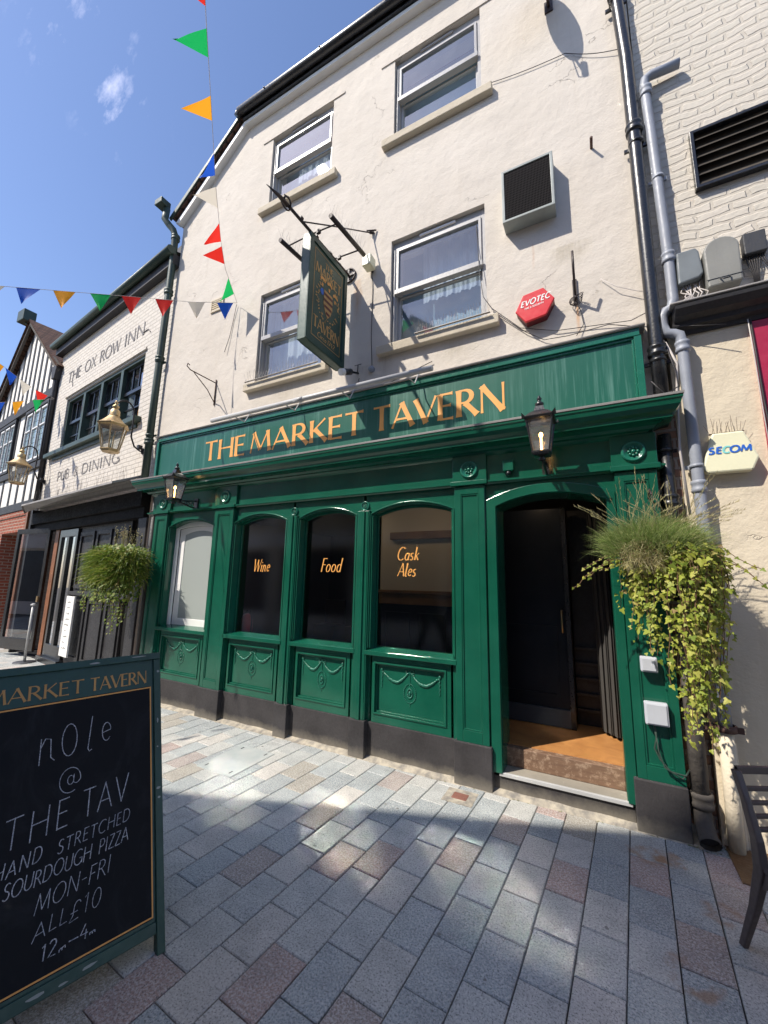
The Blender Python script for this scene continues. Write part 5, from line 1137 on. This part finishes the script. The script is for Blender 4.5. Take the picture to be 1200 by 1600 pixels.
b = B(); b.box(-4.4, -.7, .9, .95, 4.0, 5.6); b.make('room_back', 'dark', WN)
b = B(); vs = []; n = 90
for i in range(n+1):
    xx = -4.0+3.0*i/n; vs += [(xx, .32+.02*math.sin(i*.9), 4.25), (xx, .32+.02*math.sin(i*.9), 5.3)]
b.add(vs, [(2*i, 2*i+2, 2*i+3, 2*i+1) for i in range(n) if i % 22 > 7], True).make('curtain', 'net', WN)
inkm = mat('faded_grey_paint', (.17, .16, .16), .8)
for s_, x0_, z0_, h_, T_, t_, w_, g_ in (('THE', -4.42, 5.77, .25, .036, .022, .70, .10), ('OX', -3.52, 5.77, .25, .036, .022, .55, .12), ('ROW', -2.78, 5.77, .25, .036, .022, .88, .08), ('INN', -1.72, 5.76, .25, .038, .024, .76, .12),
        ('PUB', -4.12, 3.50, .20, .028, .018, .62, .10), ('&', -3.26, 3.50, .19, .022, .015, .24, .12), ('DINING', -2.86, 3.49, .20, .028, .018, 1.58, .14)):
    b = B(); text(b, s_, lambda x, z, d: (x0_+x, -.006-d, z0_+z), h_, T_, t_, w_, gap=g_)
    if s_ == 'THE': b.tube([(-4.22, -.006, 5.77), (-4.12, -.006, 5.74), (-4.08, -.006, 5.62)], .008, 4)
    if s_ == 'INN': b.tube([(-1.0, -.006, 5.80), (-.82, -.006, 5.80), (-.74, -.006, 5.72)], .010, 4)
    b.make('lettering', inkm, OX, fix=False)
# eaves, gutter, second roof
b = B(); b.box(-5.12, .0, -.12, .35, 6.62, 6.80); b.make('eaves_board', 'blackm', OX)
b = B(); b.tube([(-5.2, -.17, 6.83), (.02, -.17, 6.83)], .068, 10)
b.make('gutter', 'pipegreen', OX)
b = B(); b.add([(-5.1, -.1, 6.85), (0, -.1, 6.85), (0, .25, 6.98), (-5.1, .25, 6.98)], [(0, 1, 2, 3)]); b.box(-2.15, -.03, .10, 3, 6.98, 7.24); b.make('roof', 'blackm', OX)
# lead canopy over the doors
b = B(); Z1 = 3.04
for y0, y1, x0, x1, zt, zf in ((0, -.46, -4.95, -.25, 3.14, 2.93),):
    b.add([(x0, y0, zt), (x1, y0, zt), (x1, y1, zf), (-4.15, y1-.03, zf), (x0-.0, y1*.5, zf-.06), (x0, y0, zt-.03), (x1, y0, zt-.03), (x1, y1, zf-.03), (-4.15, y1-.03, zf-.03), (x0, y1*.5, zf-.09)], [(0, 1, 2, 3, 4), (9, 8, 7, 6, 5), (1, 6, 7, 2), (2, 7, 8, 3), (3, 8, 9, 4), (4, 9, 5, 0)])
b.make('canopy', 'lead', OX)
b = B(); b.box(-4.95, -.12, -.10, .10, 2.62, 2.86); b.box(-4.95, -.12, -.04, .10, 2.46, 2.62); b.make('canopy_soffit', 'sootblack', OX, bevel=.01)
for a_, c_, e_, z_ in ((-5.02, -4.95, -.10, 2.95), (-.30, -.05, -.02, 2.45)): B().box(a_, c_, e_, .3, 0, z_).make('door_pier', 'blackm', OX, bevel=.006)
b = B()
for x0, x1 in ((-2.62, -1.92), (-1.92, -1.25), (-1.25, -.66)):
    b.box(x0, x1, .06, .10, .05, 2.46); b.ring([(x0+.05, 1.35), (x1-.05, 1.35), (x1-.05, 2.36), (x0+.05, 2.36)], [(x0+.11, 1.42), (x1-.11, 1.42), (x1-.11, 2.28), (x0+.11, 2.28)], .035, .06)
    b.ring([(x0+.05, .15), (x1-.05, .15), (x1-.05, 1.2), (x0+.05, 1.2)], [(x0+.11, .22), (x1-.11, .22), (x1-.11, 1.12), (x0+.11, 1.12)], .035, .06)
b.box(-2.62, -.3, -.02, .06, 1.24, 1.30); b.make('door_panelling', 'blackm', OX, bevel=.005)
b = B()
for x0, x1 in ((-3.52, -2.66),):
    b.ring([(x0, .1), (x1, .1), (x1, 2.44), (x0, 2.44)], [(x0+.09, .32), (x1-.09, .32), (x1-.09, 2.30), (x0+.09, 2.30)], .02, .08)
    xm = (x0+x1)/2; b.box(xm-.06, xm+.06, .015, .08, .32, 2.30)
b.box(-3.6, -2.6, -.05, .1, 0, .1); b.make('glazed_door', 'black', OX, bevel=.005)
B().quad((-3.45, .05, .3), (-2.7, .05, .3), (-2.7, .05, 2.3), (-3.45, .05, 2.3)).make('door_glass', 'farglass', OX, fix=False)
b = B(); b.box(-3.78, -3.60, .02, .25, .02, 2.5); b.make('wood_jamb', 'orangewood', OX)
b = B(); b.box(-4.95, -.1, .9, .95, 0, 3); b.box(-4.95, -.1, .0, .95, -.02, .02); b.make('dark_interior', 'dark', OX)
# open glazed door leaf folded out to the left
OD = B(); OD.ring([(0, .12), (1.0, .12), (1.0, 2.50), (0, 2.50)], [(.08, .34), (.92, .34), (.92, 2.40), (.08, 2.40)], -.025, .025); o = OD.make('open_door_leaf', 'black', OX, bevel=.004); o.location = (-4.9, -.28, 0); o.rotation_euler = (0, 0, R(16))
og = B().quad((.07, 0, .33), (.93, 0, .33), (.93, 0, 2.41), (.07, 0, 2.41)).make('leaf_glass', 'farglass', o, fix=False)
hb = B().box(.93, .97, -.05, -.025, 1.05, 1.16).make('handle', 'brass', o)
# menu board
t = thing('menu_board', 'tall narrow white menu board standing against the inn glazed door', 'menu board', OX0, RZ)
B().box(-2.50, -2.16, -.06, -.03, .22, 1.22).make('board', 'white', t, bevel=.004)
b = B(); rr = random.Random(8)
for k in range(9):
    z = 1.12-.095*k; x = -2.42+rr.uniform(0, .04)
    b.tube([(x+.02*q, -.0605, z+rr.uniform(-.014, .014)) for q in range(rr.randint(4, 10))], .004, 4)
b.make('scribble', 'dkbox', t)
t = thing('easel', 'orange wooden easel seen through the inn glazed door', 'easel', OX0, RZ)
b = B(); b.tube([(-3.0, .35, .1), (-2.86, .35, 1.25)], .022, 6); b.tube([(-2.72, .35, .1), (-2.86, .35, 1.25)], .022, 6); b.tube([(-2.95, .34, .55), (-2.77, .34, .55)], .018, 6); b.make('frame', 'orangewood', t)
t = thing('rope_post', 'grey metal queue post with round base by the inn doorway', 'post', (-9.32, .30, 0))
b = B().lathe([(.001, .02), (.16, .018), (.17, 0)], (0, 0, 0), 20); b.make('base', 'dkbox', t)
b = B().tube([(0, 0, .01), (0, 0, 1.02)], .022, 10); b.lathe([(.02, 1.0), (.04, 1.01), (.045, 1.03), (.02, 1.045), (.001, 1.05)], (0, 0, 0), 12); b.make('pole', 'greym', t)
# spikes on the canopy
t = thing('bird_spikes', 'bird spikes along the lead canopy of the white inn', 'bird spikes', OX0, RZ); b = B()
for k in range(80):
    x = -4.6+4.25*k/80; y = -.05-.25*rs.random(); b.tube([(x, y, 3.10+y*.3), (x+rs.uniform(-.04, .04), y+rs.uniform(-.04, .04), 3.26)], .0016, 3, caps=False)
b.make('wires', 'spike', t, fix=False)

# brass lanterns on curved arms (world positions on the slanted wall)
def oxw(x, y, z):
    v = Matrix.Rotation(RZ, 3, 'Z') @ Vector((x, y, 0)); return (OX0[0]+v.x, OX0[1]+v.y, z)
lantern('brass_lantern', 'large brass lantern on a curved arm beside the inn window', 'lantern', oxw(-.47, 0, 3.54), .46, 6, 1.6, 'brass', -.11, 'brass lanterns over the inn and timber house', RZ, True)
lantern('brass_lantern', 'brass lantern on a curved arm by the timber framed house, farther than the other', 'lantern', oxw(-4.86, -.0, 3.58), .46, 6, 1.6, 'brass', -.11, 'brass lanterns over the inn and timber house', RZ, True)
for nme, mm in (('brass_lantern', 'rust'), ('brass_lantern.001', 'rust')):
    for ch in bpy.data.objects[nme].children:
        if ch.name.startswith('bracket'): ch.data.materials.clear(); ch.data.materials.append(M['blackm'])

# timber framed house
TH = thing('timber_framed_house', 'black and white timber framed gabled house with brick ground floor', 'house', OX0, RZ)
xr, xl, xa, za, ze = -5.05, -10.15, -7.80, 8.50, 6.45
b = B(); b.prism([(xl, 3.1), (xr, 3.1), (xr, ze), (xa, za-.1), (xl, ze)], .05, 5); b.make('infill_wall', 'infill', TH)
b = B()
def bar(x0, x1, z0, z1, y=.034): b.box(x0, x1, y, .05, z0, z1)
for i in range(13):
    x = xl+.12+(xr-xl-.24)*i/12; top = ze+(za-ze)*(1-abs(x-xa)/((xr-xa) if x > xa else (xa-xl)))-.12
    if top > 5.95: bar(x-.062, x+.062, 5.92, top)
bar(xl, xr, 5.72, 5.95, -.03); bar(xl, xr, 4.02, 4.18, -.01); bar(xl, xr, 3.05, 3.25, -.04); bar(xr-.16, xr, 3.2, 6.5, -.015); bar(xl, xl+.15, 3.2, 6.5, -.015)
for x in (-9.5, -7.85, -7.2, -5.35): bar(x-.07, x+.07, 4.18, 5.72)
for x in (-9.6, -8.9, -8.3, -7.6, -7.0, -6.4, -5.9, -5.5): bar(x-.06, x+.06, 3.25, 4.02)
b.make('timber', 'timber', TH, bevel=.006)
b = B()
for s_, xe in ((-1, xl), (1, xr)):
    b.prism([(xe+s_*.15, ze-.10), (xa, za+.06), (xa, za-.10), (xe+s_*.13, ze-.26)], -.12, -.06)
b.make('barge_board', 'castiron', TH)
b = B()
for s_, xe in ((-1, xl), (1, xr)): b.quad((xe+s_*.2, -.16, ze-.14), (xa, -.16, za+.07), (xa, 5, za+.07), (xe+s_*.2, 5, ze-.14)); b.quad((xe+s_*.2, -.16, ze-.18), (xa, -.16, za+.03), (xa, 5, za+.03), (xe+s_*.2, 5, ze-.18))
b.make('roof', 'tile', TH)
for x0, x1, nm in ((-7.12, -5.45, 3), (-9.42, -7.92, 3)):
    w = thing('window', None, None); w.parent = TH; b = B(); b.ring([(x0, 4.2), (x1, 4.2), (x1, 5.70), (x0, 5.70)], [(x0+.07, 4.27), (x1-.07, 4.27), (x1-.07, 5.62), (x0+.07, 5.62)], -.02, .045)
    for k in range(1, nm): xx = x0+(x1-x0)*k/nm; b.box(xx-.03, xx+.03, -.01, .045, 4.27, 5.62)
    b.make('frame', 'timber', w, bevel=.004)
    b = B()
    for k in range(nm):
        a, c = x0+.07+(x1-x0-.14)*k/nm, x0+.07+(x1-x0-.14)*(k+1)/nm; b.ring([(a+.03, 4.29), (c-.03, 4.29), (c-.03, 5.6), (a+.03, 5.6)], [(a+.06, 4.33), (c-.06, 4.33), (c-.06, 5.56), (a+.06, 5.56)], .0, .03)
        b.box(a+.06, c-.06, .005, .03, 5.12, 5.15)
    b.make('casement', 'white', w); B().box(x0+.05, x1-.05, .034, .044, 4.25, 5.64).make('pane', 'leaded', w)
b = B(); b.prism([(xl, 0), (-7.42, 0), (-7.42, 2.55), (-6.08, 2.55), (-6.08, 0), (-5.62, 0), (-5.62, 2.92), (xl, 2.92)], .0, .35); b.box(xl, -5.62, -.02, .3, 2.921, 3.045); b.make('brick_wall', 'rbrick', TH)
b = B(); b.box(-7.42, -6.08, .5, .52, 0, 2.6); b.box(-5.62, -5.05, .0, .04, 0, 3.05); b.make('dark_passage', 'dark', TH)
b = B(); b.box(-5.62, -5.5, -.04, .0, 0, 3.0); b.make('door_post', 'orangewood', TH)
t = thing('drainpipe', 'black hopper and drainpipe between the timber house and the white inn', 'drainpipe', oxw(-5.02, -.06, 3.0)); b = B(); b.tube([(0, 0, 0), (0, 0, 3.0), (-.0, -.02, 3.4)], .045, 8); b.make('pipe', 'blackm', t); b = B(); b.prism([(-.12, 3.32), (.12, 3.32), (.06, 3.0), (-.06, 3.0)], -.08, .08); b.make('hopper', 'blackm', t, bevel=.01)
t = thing('flood_light', 'dark square flood light on top of the timber gable', 'flood light', oxw(-8.35, -.1, 8.55)); b = B(); b.box(-.20, .20, -.15, .15, .12, .46); b.make('housing', 'pipegreen', t, bevel=.02); b = B(); b.tube([(0, 0, .12), (.3, .05, -.05)], .03, 6); b.make('arm', 'pipegreen', t)
# farther house
FH = thing('far_house', 'brown tiled roof of a farther house at the left edge', 'house', OX0, RZ)
b = B(); b.prism([(-16, 0), (-10.2, 0), (-10.2, 6.2), (-16, 6.2)], .3, 5); b.make('wall', 'infill', FH)
b = B(); b.add([(-16, .0, 6.1), (-10.0, .0, 6.1), (-10.0, 3.2, 9.0), (-16, 3.2, 9.0)], [(0, 1, 2, 3)]); b.box(-16, -10.0, -.02, .05, 6.0, 6.12); b.make('roof', 'tile', FH)
b = B(); b.box(-16, -10.2, .15, .29, 0, 3.0); b.make('brick_wall', 'rbrick', FH)

# ================================================================== CHALKBOARD
ft = Vector((-1.753, -2.085, 0)); upv = Vector((-.407, .101, 1.19)); wv = Vector((-.24192, -.9703, 0))
uh = (upv-wv*upv.dot(wv)).normalized(); nv = wv.cross(uh).normalized()
if nv.x < 0: nv = -nv
AB = thing('chalkboard', 'dark green framed pavement chalkboard with pizza offer in white chalk', 'chalkboard', ft)
def BP(s, v, d=0): return wv*s+uh*v+nv*d      # s to the left as seen, v up the board, d outward
def slab(b, s0, s1, v0, v1, d0, d1):
    vs = [BP(s, v, d) for d in (d0, d1) for v in (v0, v1) for s in (s0, s1)]
    return b.add(vs, [(0, 2, 3, 1), (4, 5, 7, 6), (0, 1, 5, 4), (2, 6, 7, 3), (0, 4, 6, 2), (1, 3, 7, 5)])
WB = .745; VT = 1.258
b = B(); slab(b, 0, .034, 0, VT-.034, -.04, 0); b.make('side_rail', 'dkgreen', AB, bevel=.003)
b = B(); slab(b, WB-.034, WB, 0, VT-.034, -.04, 0); b.make('side_rail', 'dkgreen', AB, bevel=.003)
b = B(); slab(b, 0, WB, VT-.034, VT, -.042, .004); b.make('top_rail', 'dkgreen', AB, bevel=.003)
b = B(); slab(b, .0342, WB-.0342, .075, .118, -.036, -.003); b.make('bottom_rail', 'dkgreen', AB, bevel=.003)
b = B(); slab(b, .0342, WB-.0342, 1.092, VT-.0342, -.03, -.011); slab(b, .0342, .048, .118, 1.092, -.03, -.011); slab(b, WB-.048, WB-.0342, .118, 1.092, -.03, -.011); slab(b, .048, WB-.048, .118, .130, -.03, -.011); b.make('header_panel', 'dkgreen', AB)
b = B(); slab(b, .048, WB-.048, .130, 1.092, -.03, -.012); b.make('writing_surface', 'chalkb', AB)
b = B()
for s0, s1, v0, v1 in ((.044, WB-.044, 1.083, 1.089), (.044, WB-.044, .134, .140)): b.add([BP(s0, v0, -.0105), BP(s1, v0, -.0105), BP(s1, v1, -.0105), BP(s0, v1, -.0105)], [(0, 1, 2, 3)])
for s0 in (.044, WB-.050): b.add([BP(s0, .140, -.0105), BP(s0+.006, .140, -.0105), BP(s0+.006, 1.083, -.0105), BP(s0, 1.083, -.0105)], [(0, 1, 2, 3)])
b.make('gold_line', 'gold', AB, fix=False)
def BT(s, v, slope=0): return lambda x, z, d: BP(s-x, v+z+x*slope, -.0108+d)
goldm = paint('worn_gold_lettering', (.50, .27, .08), .5, wear=.2)
b = B(); text(b, 'MARKET', BT(.682, 1.112), .060, .0085, .0036, .345, gap=.09, slant=.0); b.make('gold_lettering', goldm, AB, fix=False); b = B(); text(b, 'TAVERN', BT(.312, 1.112), .060, .0085, .0036, .248, gap=.06)
b.make('gold_lettering', goldm, AB, fix=False)
b = B(); rc = random.Random(12)
def ch(s, s0, v0, w_, h_, tw=.0042, **k):
    tw *= .72
    k.setdefault('slope', .12); sl = k.pop('slope'); text(b, s, BT(s0, v0, sl), h_, tw, tw, w_, flare=0, jit=.05, rnd=rc, **k)
ch('n', .490, .850, .062, .18, .0045, slope=.0); ch('o', .412, .852, .068, .24, .0045, slope=0); ch('l', .322, .862, .030, .145, .0045, slope=0, slant=.1); ch('e', .262, .880, .045, .15, .0045, slope=0)
ch('@', .412, .715, .085, .095, .004, slope=0)
ch('THE', .575, .572, .205, .105, .0055, gap=.30, slant=.05); ch('TAV', .325, .604, .175, .105, .0055, gap=.18, slope=.08, slant=.05)
ch('HAND', .592, .484, .140, .050, .0045, gap=.25, slope=.14, slant=.12); ch('STRETCHED', .402, .505, .262, .046, .0042, gap=.18, slope=.10, slant=.12)
ch('SOURDOUGH', .560, .418, .275, .050, .0045, gap=.10, slope=.10, slant=.12); ch('PIZZA', .258, .448, .112, .050, .0042, gap=.12, slope=.10, slant=.12)
ch('MON-FRI', .462, .338, .248, .060, .0036, gap=.14, slope=.12, slant=.15)
ch('ALL', .462, .256, .105, .050, .0034, gap=.16, slope=.14, slant=.15); ch('£10', .352, .262, .108, .060, .0034, gap=.18, slope=.10, slant=.15)
ch('12', .432, .186, .048, .048, .0055, gap=.15, slope=0, slant=.1); ch('m', .378, .186, .026, .016, .0045, slope=.3); ch('-', .350, .186, .040, .04, .005, slope=.0); ch('4', .312, .188, .028, .046, .005, slope=0, slant=.1); ch('m', .280, .190, .024, .014, .0045, slope=.1)
b.make('chalk_writing', 'chalk', AB, fix=False)
# rear leaf of the A frame
back = Vector((-.407*2-.05, .101*2, 0)); b = B()
ub = (upv-back); ub = Vector((-upv.x, -upv.y, upv.z)).normalized()
def BQ(s, v, d=0): return back+wv*s+ub*v-Vector((nv.x, nv.y, 0)).normalized()*d
for s0, s1, v0, v1 in ((0, .034, 0, 1.235), (WB-.034, WB, 0, 1.235), (.034, WB-.034, 1.19, 1.235), (.034, WB-.034, .075, .12)):
    vs = [BQ(s, v, d) for d in (0, .04) for v in (v0, v1) for s in (s0, s1)]; b.add(vs, [(0, 2, 3, 1), (4, 5, 7, 6), (0, 1, 5, 4), (2, 6, 7, 3), (0, 4, 6, 2), (1, 3, 7, 5)])
vs = [BQ(s, v, d) for d in (.01, .03) for v in (.12, 1.19) for s in (.034, WB-.034)]; b.add(vs, [(0, 2, 3, 1), (4, 5, 7, 6), (0, 1, 5, 4), (2, 6, 7, 3), (0, 4, 6, 2), (1, 3, 7, 5)])
b.make('rear_leaf', 'dkgreen', AB, bevel=.003)
b = B()
for s_, v_, w_, h_ in ((.018, .92, .006, .014), (.02, .62, .012, .006), (.018, .58, .008, .006), (.012, 1.16, .01, .008), (.28, .097, .035, .007), (.44, .098, .045, .008), (.3, VT-.02, .03, .005), (.1, VT-.012, .05, .004), (.02, .8, .005, .005), (.36, .09, .02, .005)):
    n = 7; b = B(); P = [BP(s_+w_*math.cos(k*2*math.pi/n)*rc.uniform(.5, 1), v_+h_*math.sin(k*2*math.pi/n)*rc.uniform(.5, 1), .0008 if v_ < VT-.05 and v_ > .12 else (-.0022 if v_ < .12 else .0048)) for k in range(n)]; b.add(P, [tuple(range(n))]); b.make('paint_chip', 'galv', AB, fix=False)

# ================================================================== CHAIR (at the right edge)
cz = math.atan2(.38, .92)     # the back runs along this direction
CH = thing('cafe_chair', 'dark brown slatted back chair standing in front of the cream wall', 'chair', (.482, -.803, 0), cz)
# local x along the back, local y towards the seat front (to the wall)
def leg(x, sg):
    b = B(); P = [(0, 0, 0), (0, .05, .22), (0, .07, .44), (0, .03, .58), (0, -.07, .76), (0, -.15, .86)]; k = 0
    P = [(0, .0, 0), (0, -.10, .22), (0, -.165, .40), (0, -.16, .52), (0, -.12, .66), (0, -.08, .765)]
    vs = []
    for p, wx, wy in zip(P, (.012, .015, .018, .016, .014, .016), (.016, .02, .026, .022, .018, .016)): vs += [(x-wx, p[1]-wy, p[2]), (x+wx, p[1]-wy, p[2]), (x+wx, p[1]+wy, p[2]), (x-wx, p[1]+wy, p[2])]
    b.add(vs, [(0, 3, 2, 1)]+[(4*i+j, 4*i+(j+1) % 4, 4*i+4+(j+1) % 4, 4*i+4+j) for i in range(5) for j in range(4)]+[(20, 21, 22, 23)]); b.make('rear_leg', 'chair', CH, bevel=.005)
leg(0, 1); leg(.42, 1)
b = B()
for z, y, h_ in ((.765, -.08, .032), (.695, -.10, .018), (.645, -.118, .016), (.598, -.133, .016), (.552, -.147, .016)):
    n = 10; vs = []
    for i in range(n+1):
        q = i/n; x = -.0+.42*q; yy = y+.02*math.sin(math.pi*q)*.8; zz = z+(.012*math.sin(math.pi*q) if z > .8 else 0)
        vs += [(x, yy-.010, zz-h_/2), (x, yy-.010, zz+h_/2), (x, yy+.010, zz+h_/2), (x, yy+.010, zz-h_/2)]
    b.add(vs, [(4*i+j, 4*i+4+j, 4*i+4+(j+1) % 4, 4*i+(j+1) % 4) for i in range(n) for j in range(4)])
b.make('backrest', 'chair', CH, bevel=.003)
b = B(); b.box(-.01, .43, -.58, -.17, .405, .425); b.make('seat', 'chair', CH, bevel=.008)
for x in (.0, .42):
    b = B().tube([(x, -.62, 0), (x, -.59, .25), (x, -.56, .40)], [.013, .017, .02], 6); b.make('front_leg', 'chair', CH)
b = B(); b.prism([(0, 0)]*0, 0, 0) if 0 else None
for x in (-.008, .412): b.add([(x+e_, -y_, z_-.03) for e_ in (0, .018) for y_, z_ in ((.17, .36), (.24, .405), (.50, .405), (.57, .37), (.57, .435), (.16, .435))], [(0, 1, 2, 3, 4, 5), (11, 10, 9, 8, 7, 6)]+[(i, i+6, (i+1) % 6+6, (i+1) % 6) for i in range(6)])
b.make('seat_rail', 'chair', CH, bevel=.003)

# ================================================================== BUNTING
def bunting(label, pts, flags, r=.0028, seed=1, sz=(.215, .26)):
    """pts: string path; flags: (position along string 0..1, colour, fold)"""
    t = thing('bunting', label, 'bunting', pts[0], 0, 'strings of coloured bunting'); O = Vector(pts[0]); rr = random.Random(seed)
    B().tube([Vector(p)-O for p in pts], r, 5).make('cord', 'cablew', t)
    V = [Vector(p) for p in pts]; acc = [0]
    for a, b_ in zip(V, V[1:]): acc.append(acc[-1]+(b_-a).length)
    def at(q):
        d = q*acc[-1]
        for i in range(len(V)-1):
            if d <= acc[i+1]: return V[i].lerp(V[i+1], (d-acc[i])/(acc[i+1]-acc[i]))
        return V[-1]
    for q, col, tw in flags:
        a = at(q-sz[0]/2/acc[-1])-O; c = at(q+sz[0]/2/acc[-1])-O; mid = (a+c)/2; dn = Vector((0, 0, -1)); al = (c-a).normalized(); outv = al.cross(dn)
        tip = mid+(dn*math.cos(R(tw))+outv*math.sin(R(tw)))*sz[1]+al*rr.uniform(-.03, .03); n = 6; vs = []; 
        for i in range(n+1):
            f = i/n; l_ = a.lerp(tip, f); r_ = c.lerp(tip, f)
            for j in range(5): p = l_.lerp(r_, j/4)+outv*(.020*math.sin(f*3.1+j*1.2+q*40)*(1-f*.3)*f); vs.append(p)
        vs = [p for p in vs]
        b = B().add(vs, [(i*5+j, i*5+j+1, i*5+j+6, i*5+j+5) for i in range(n) for j in range(4)], True); b.make('flag', FL[col], t, fix=False)
HK = (-4.28, .06, 5.42)
bunting('coloured pennants rising from the wall hook to overhead in the sky', [HK, (-4.093, -.327, 5.594), (-3.905, -.576, 5.735), (-3.531, -.985, 5.924), (-3.145, -1.357, 6.026), (-2.867, -1.616, 6.044), (-2.507, -1.94, 5.996), (-2.214, -2.186, 5.898), (-1.2, -3.4, 5.7), (.6, -5.2, 5.8), (1.6, -6.42, 6.1)],
        [(p*3.2/8.42, c, w) for p, c, w in ((.07, 'green', -35), (.185, 'red', -80), (.263, 'red', -40), (.374, 'white', -80), (.472, 'blue', -30), (.621, 'orange', -70), (.775, 'green', -75), (.885, 'red', -75))], seed=3)
bunting('level row of coloured pennants stretching left from the wall hook across the inn', [HK, (-4.651, -.365, 5.268), (-5.081, -.946, 5.098), (-5.406, -1.479, 4.906), (-5.643, -1.957, 4.713), (-5.775, -2.302, 4.577), (-6.05, -3.2, 4.35), (-6.3, -4.6, 4.4), (-6.6, -6.42, 4.8)],
        [(p*2.94/7.23, c, w) for p, c, w in ((.054, 'blue', 0), (.18, 'white', 5), (.312, 'red', 5), (.439, 'red', 5), (.551, 'green', 12), (.673, 'orange', 12), (.785, 'blue', 20), (.89, 'white', 15), (1.02, 'red', 10), (1.14, 'blue', 5), (1.27, 'orange', 8), (1.40, 'green', 5), (1.53, 'red', 8), (1.66, 'white', 8))], seed=4)
bunting('upper far string of small pennants in front of the timber gable', [(-10.654, .60, 5.515), (-10.605, .284, 5.522), (-10.509, -.043, 5.601), (-10.364, -.423, 5.706), (-10.14, -.936, 5.806), (-9.6, -3, 6.1), (-9.2, -6.42, 6.6)],
        [(p*1.69/7.2, c, w) for p, c, w in ((.15, 'red', -10), (.35, 'white', 0), (.536, 'blue', 10), (.70, 'orange', 10), (.9, 'green', 5), (1.1, 'red', 5))], seed=5, sz=(.25, .30))
bunting('lower far string of small pennants across the timber house windows', [(-10.654, .60, 5.50), (-10.518, .171, 5.262), (-10.39, -.171, 5.049), (-10.069, -.801, 4.695), (-9.5, -3, 4.2), (-9.0, -6.42, 4.4)],
        [(p*1.75/7.6, c, w) for p, c, w in ((.212, 'green', 0), (.471, 'orange', 0), (.71, 'blue', 0), (.95, 'red', 0))], seed=6, sz=(.25, .30))

# ================================================================== the other side of the street (behind the viewer; shades the paving, shows in the glass)
def street_house(name, label, x0, x1, zt, apex, wallm, yf=-6.5, fl=(3.3, 5.6)):
    t = thing(name, label, 'house', ((x0+x1)/2, yf, 0)); cx = (x0+x1)/2
    out = [(x0-cx, 0), (x1-cx, 0), (x1-cx, zt[1])]+([(apex[0]-cx, apex[1])] if apex else [])+[(x0-cx, zt[0])]
    B().prism(out, -7, 0).make('wall', wallm, t)
    b = B()
    if apex:
        for xe, ze_ in ((x0, zt[0]), (x1, zt[1])): b.prism([(xe-cx, ze_-.02), (apex[0]-cx, apex[1]-.02), (apex[0]-cx, apex[1]+.06), (xe-cx, ze_+.06)], -7, .10)
    else: b.prism([(x0-cx, zt[0]), (x1-cx, zt[1]), (x1-cx, zt[1]+.1), (x0-cx, zt[0]+.1)], -7, .15)
    b.make('roof', 'tile', t)
    nx = max(1, int((x1-x0)/1.7))
    for z in fl:
        for k in range(nx):
            xx = x0+(x1-x0)*(k+.5)/nx-cx
            if z > 5 and apex and abs(xx+cx-apex[0]) > 2.2: continue
            w = thing('window', None, None, (xx, 0, z)); w.parent = t
            b = B(); b.ring([(-.48, 0), (.48, 0), (.48, 1.35), (-.48, 1.35)], [(-.42, .06), (.42, .06), (.42, 1.29), (-.42, 1.29)], -.02, .05); b.box(-.42, .42, .0, .04, .65, .70); b.box(-.015, .015, .0, .035, .06, 1.29); b.make('frame', 'white', w)
            B().box(-.42, .42, .002, .008, .06, 1.29).make('pane', 'slate', w)
            B().box(-.56, .56, .0, .1, -.09, -.005).make('sill', 'sill', w)
    b = B(); b.box(x0+.15-cx, x1-.15-cx, .01, .05, .5, 2.5); b.make('shop_window', 'slate', t)
    b = B(); b.box(x0+.05-cx, x1-.05-cx, .0, .12, 2.6, 3.05); b.make('shop_fascia', 'white', t)
    b = B(); b.box(x0+.15-cx, x1-.15-cx, .051, .09, 0, .5)
    for k in range(4): xx = x0+.2+(x1-x0-.4)*k/3-cx; b.box(xx-.05, xx+.05, .051, .09, .5, 2.5)
    b.make('shop_frame', 'white', t)
    return t
street_house('gabled_house', 'cream gabled house facing the pub across the street', -9.4, -.6, (5.66, 6.35), (-4.62, 9.66), 'cream', fl=(3.6, 5.9))
street_house('terrace_house', 'red brick terrace house right of the gabled one across the street', -.56, 6, (6.6, 6.6), None, 'rbrick', fl=(3.6,))
street_house('terrace_house', 'low white terrace house left of the gabled one across the street', -20, -9.44, (5.3, 5.3), None, 'infill', fl=(3.4,))
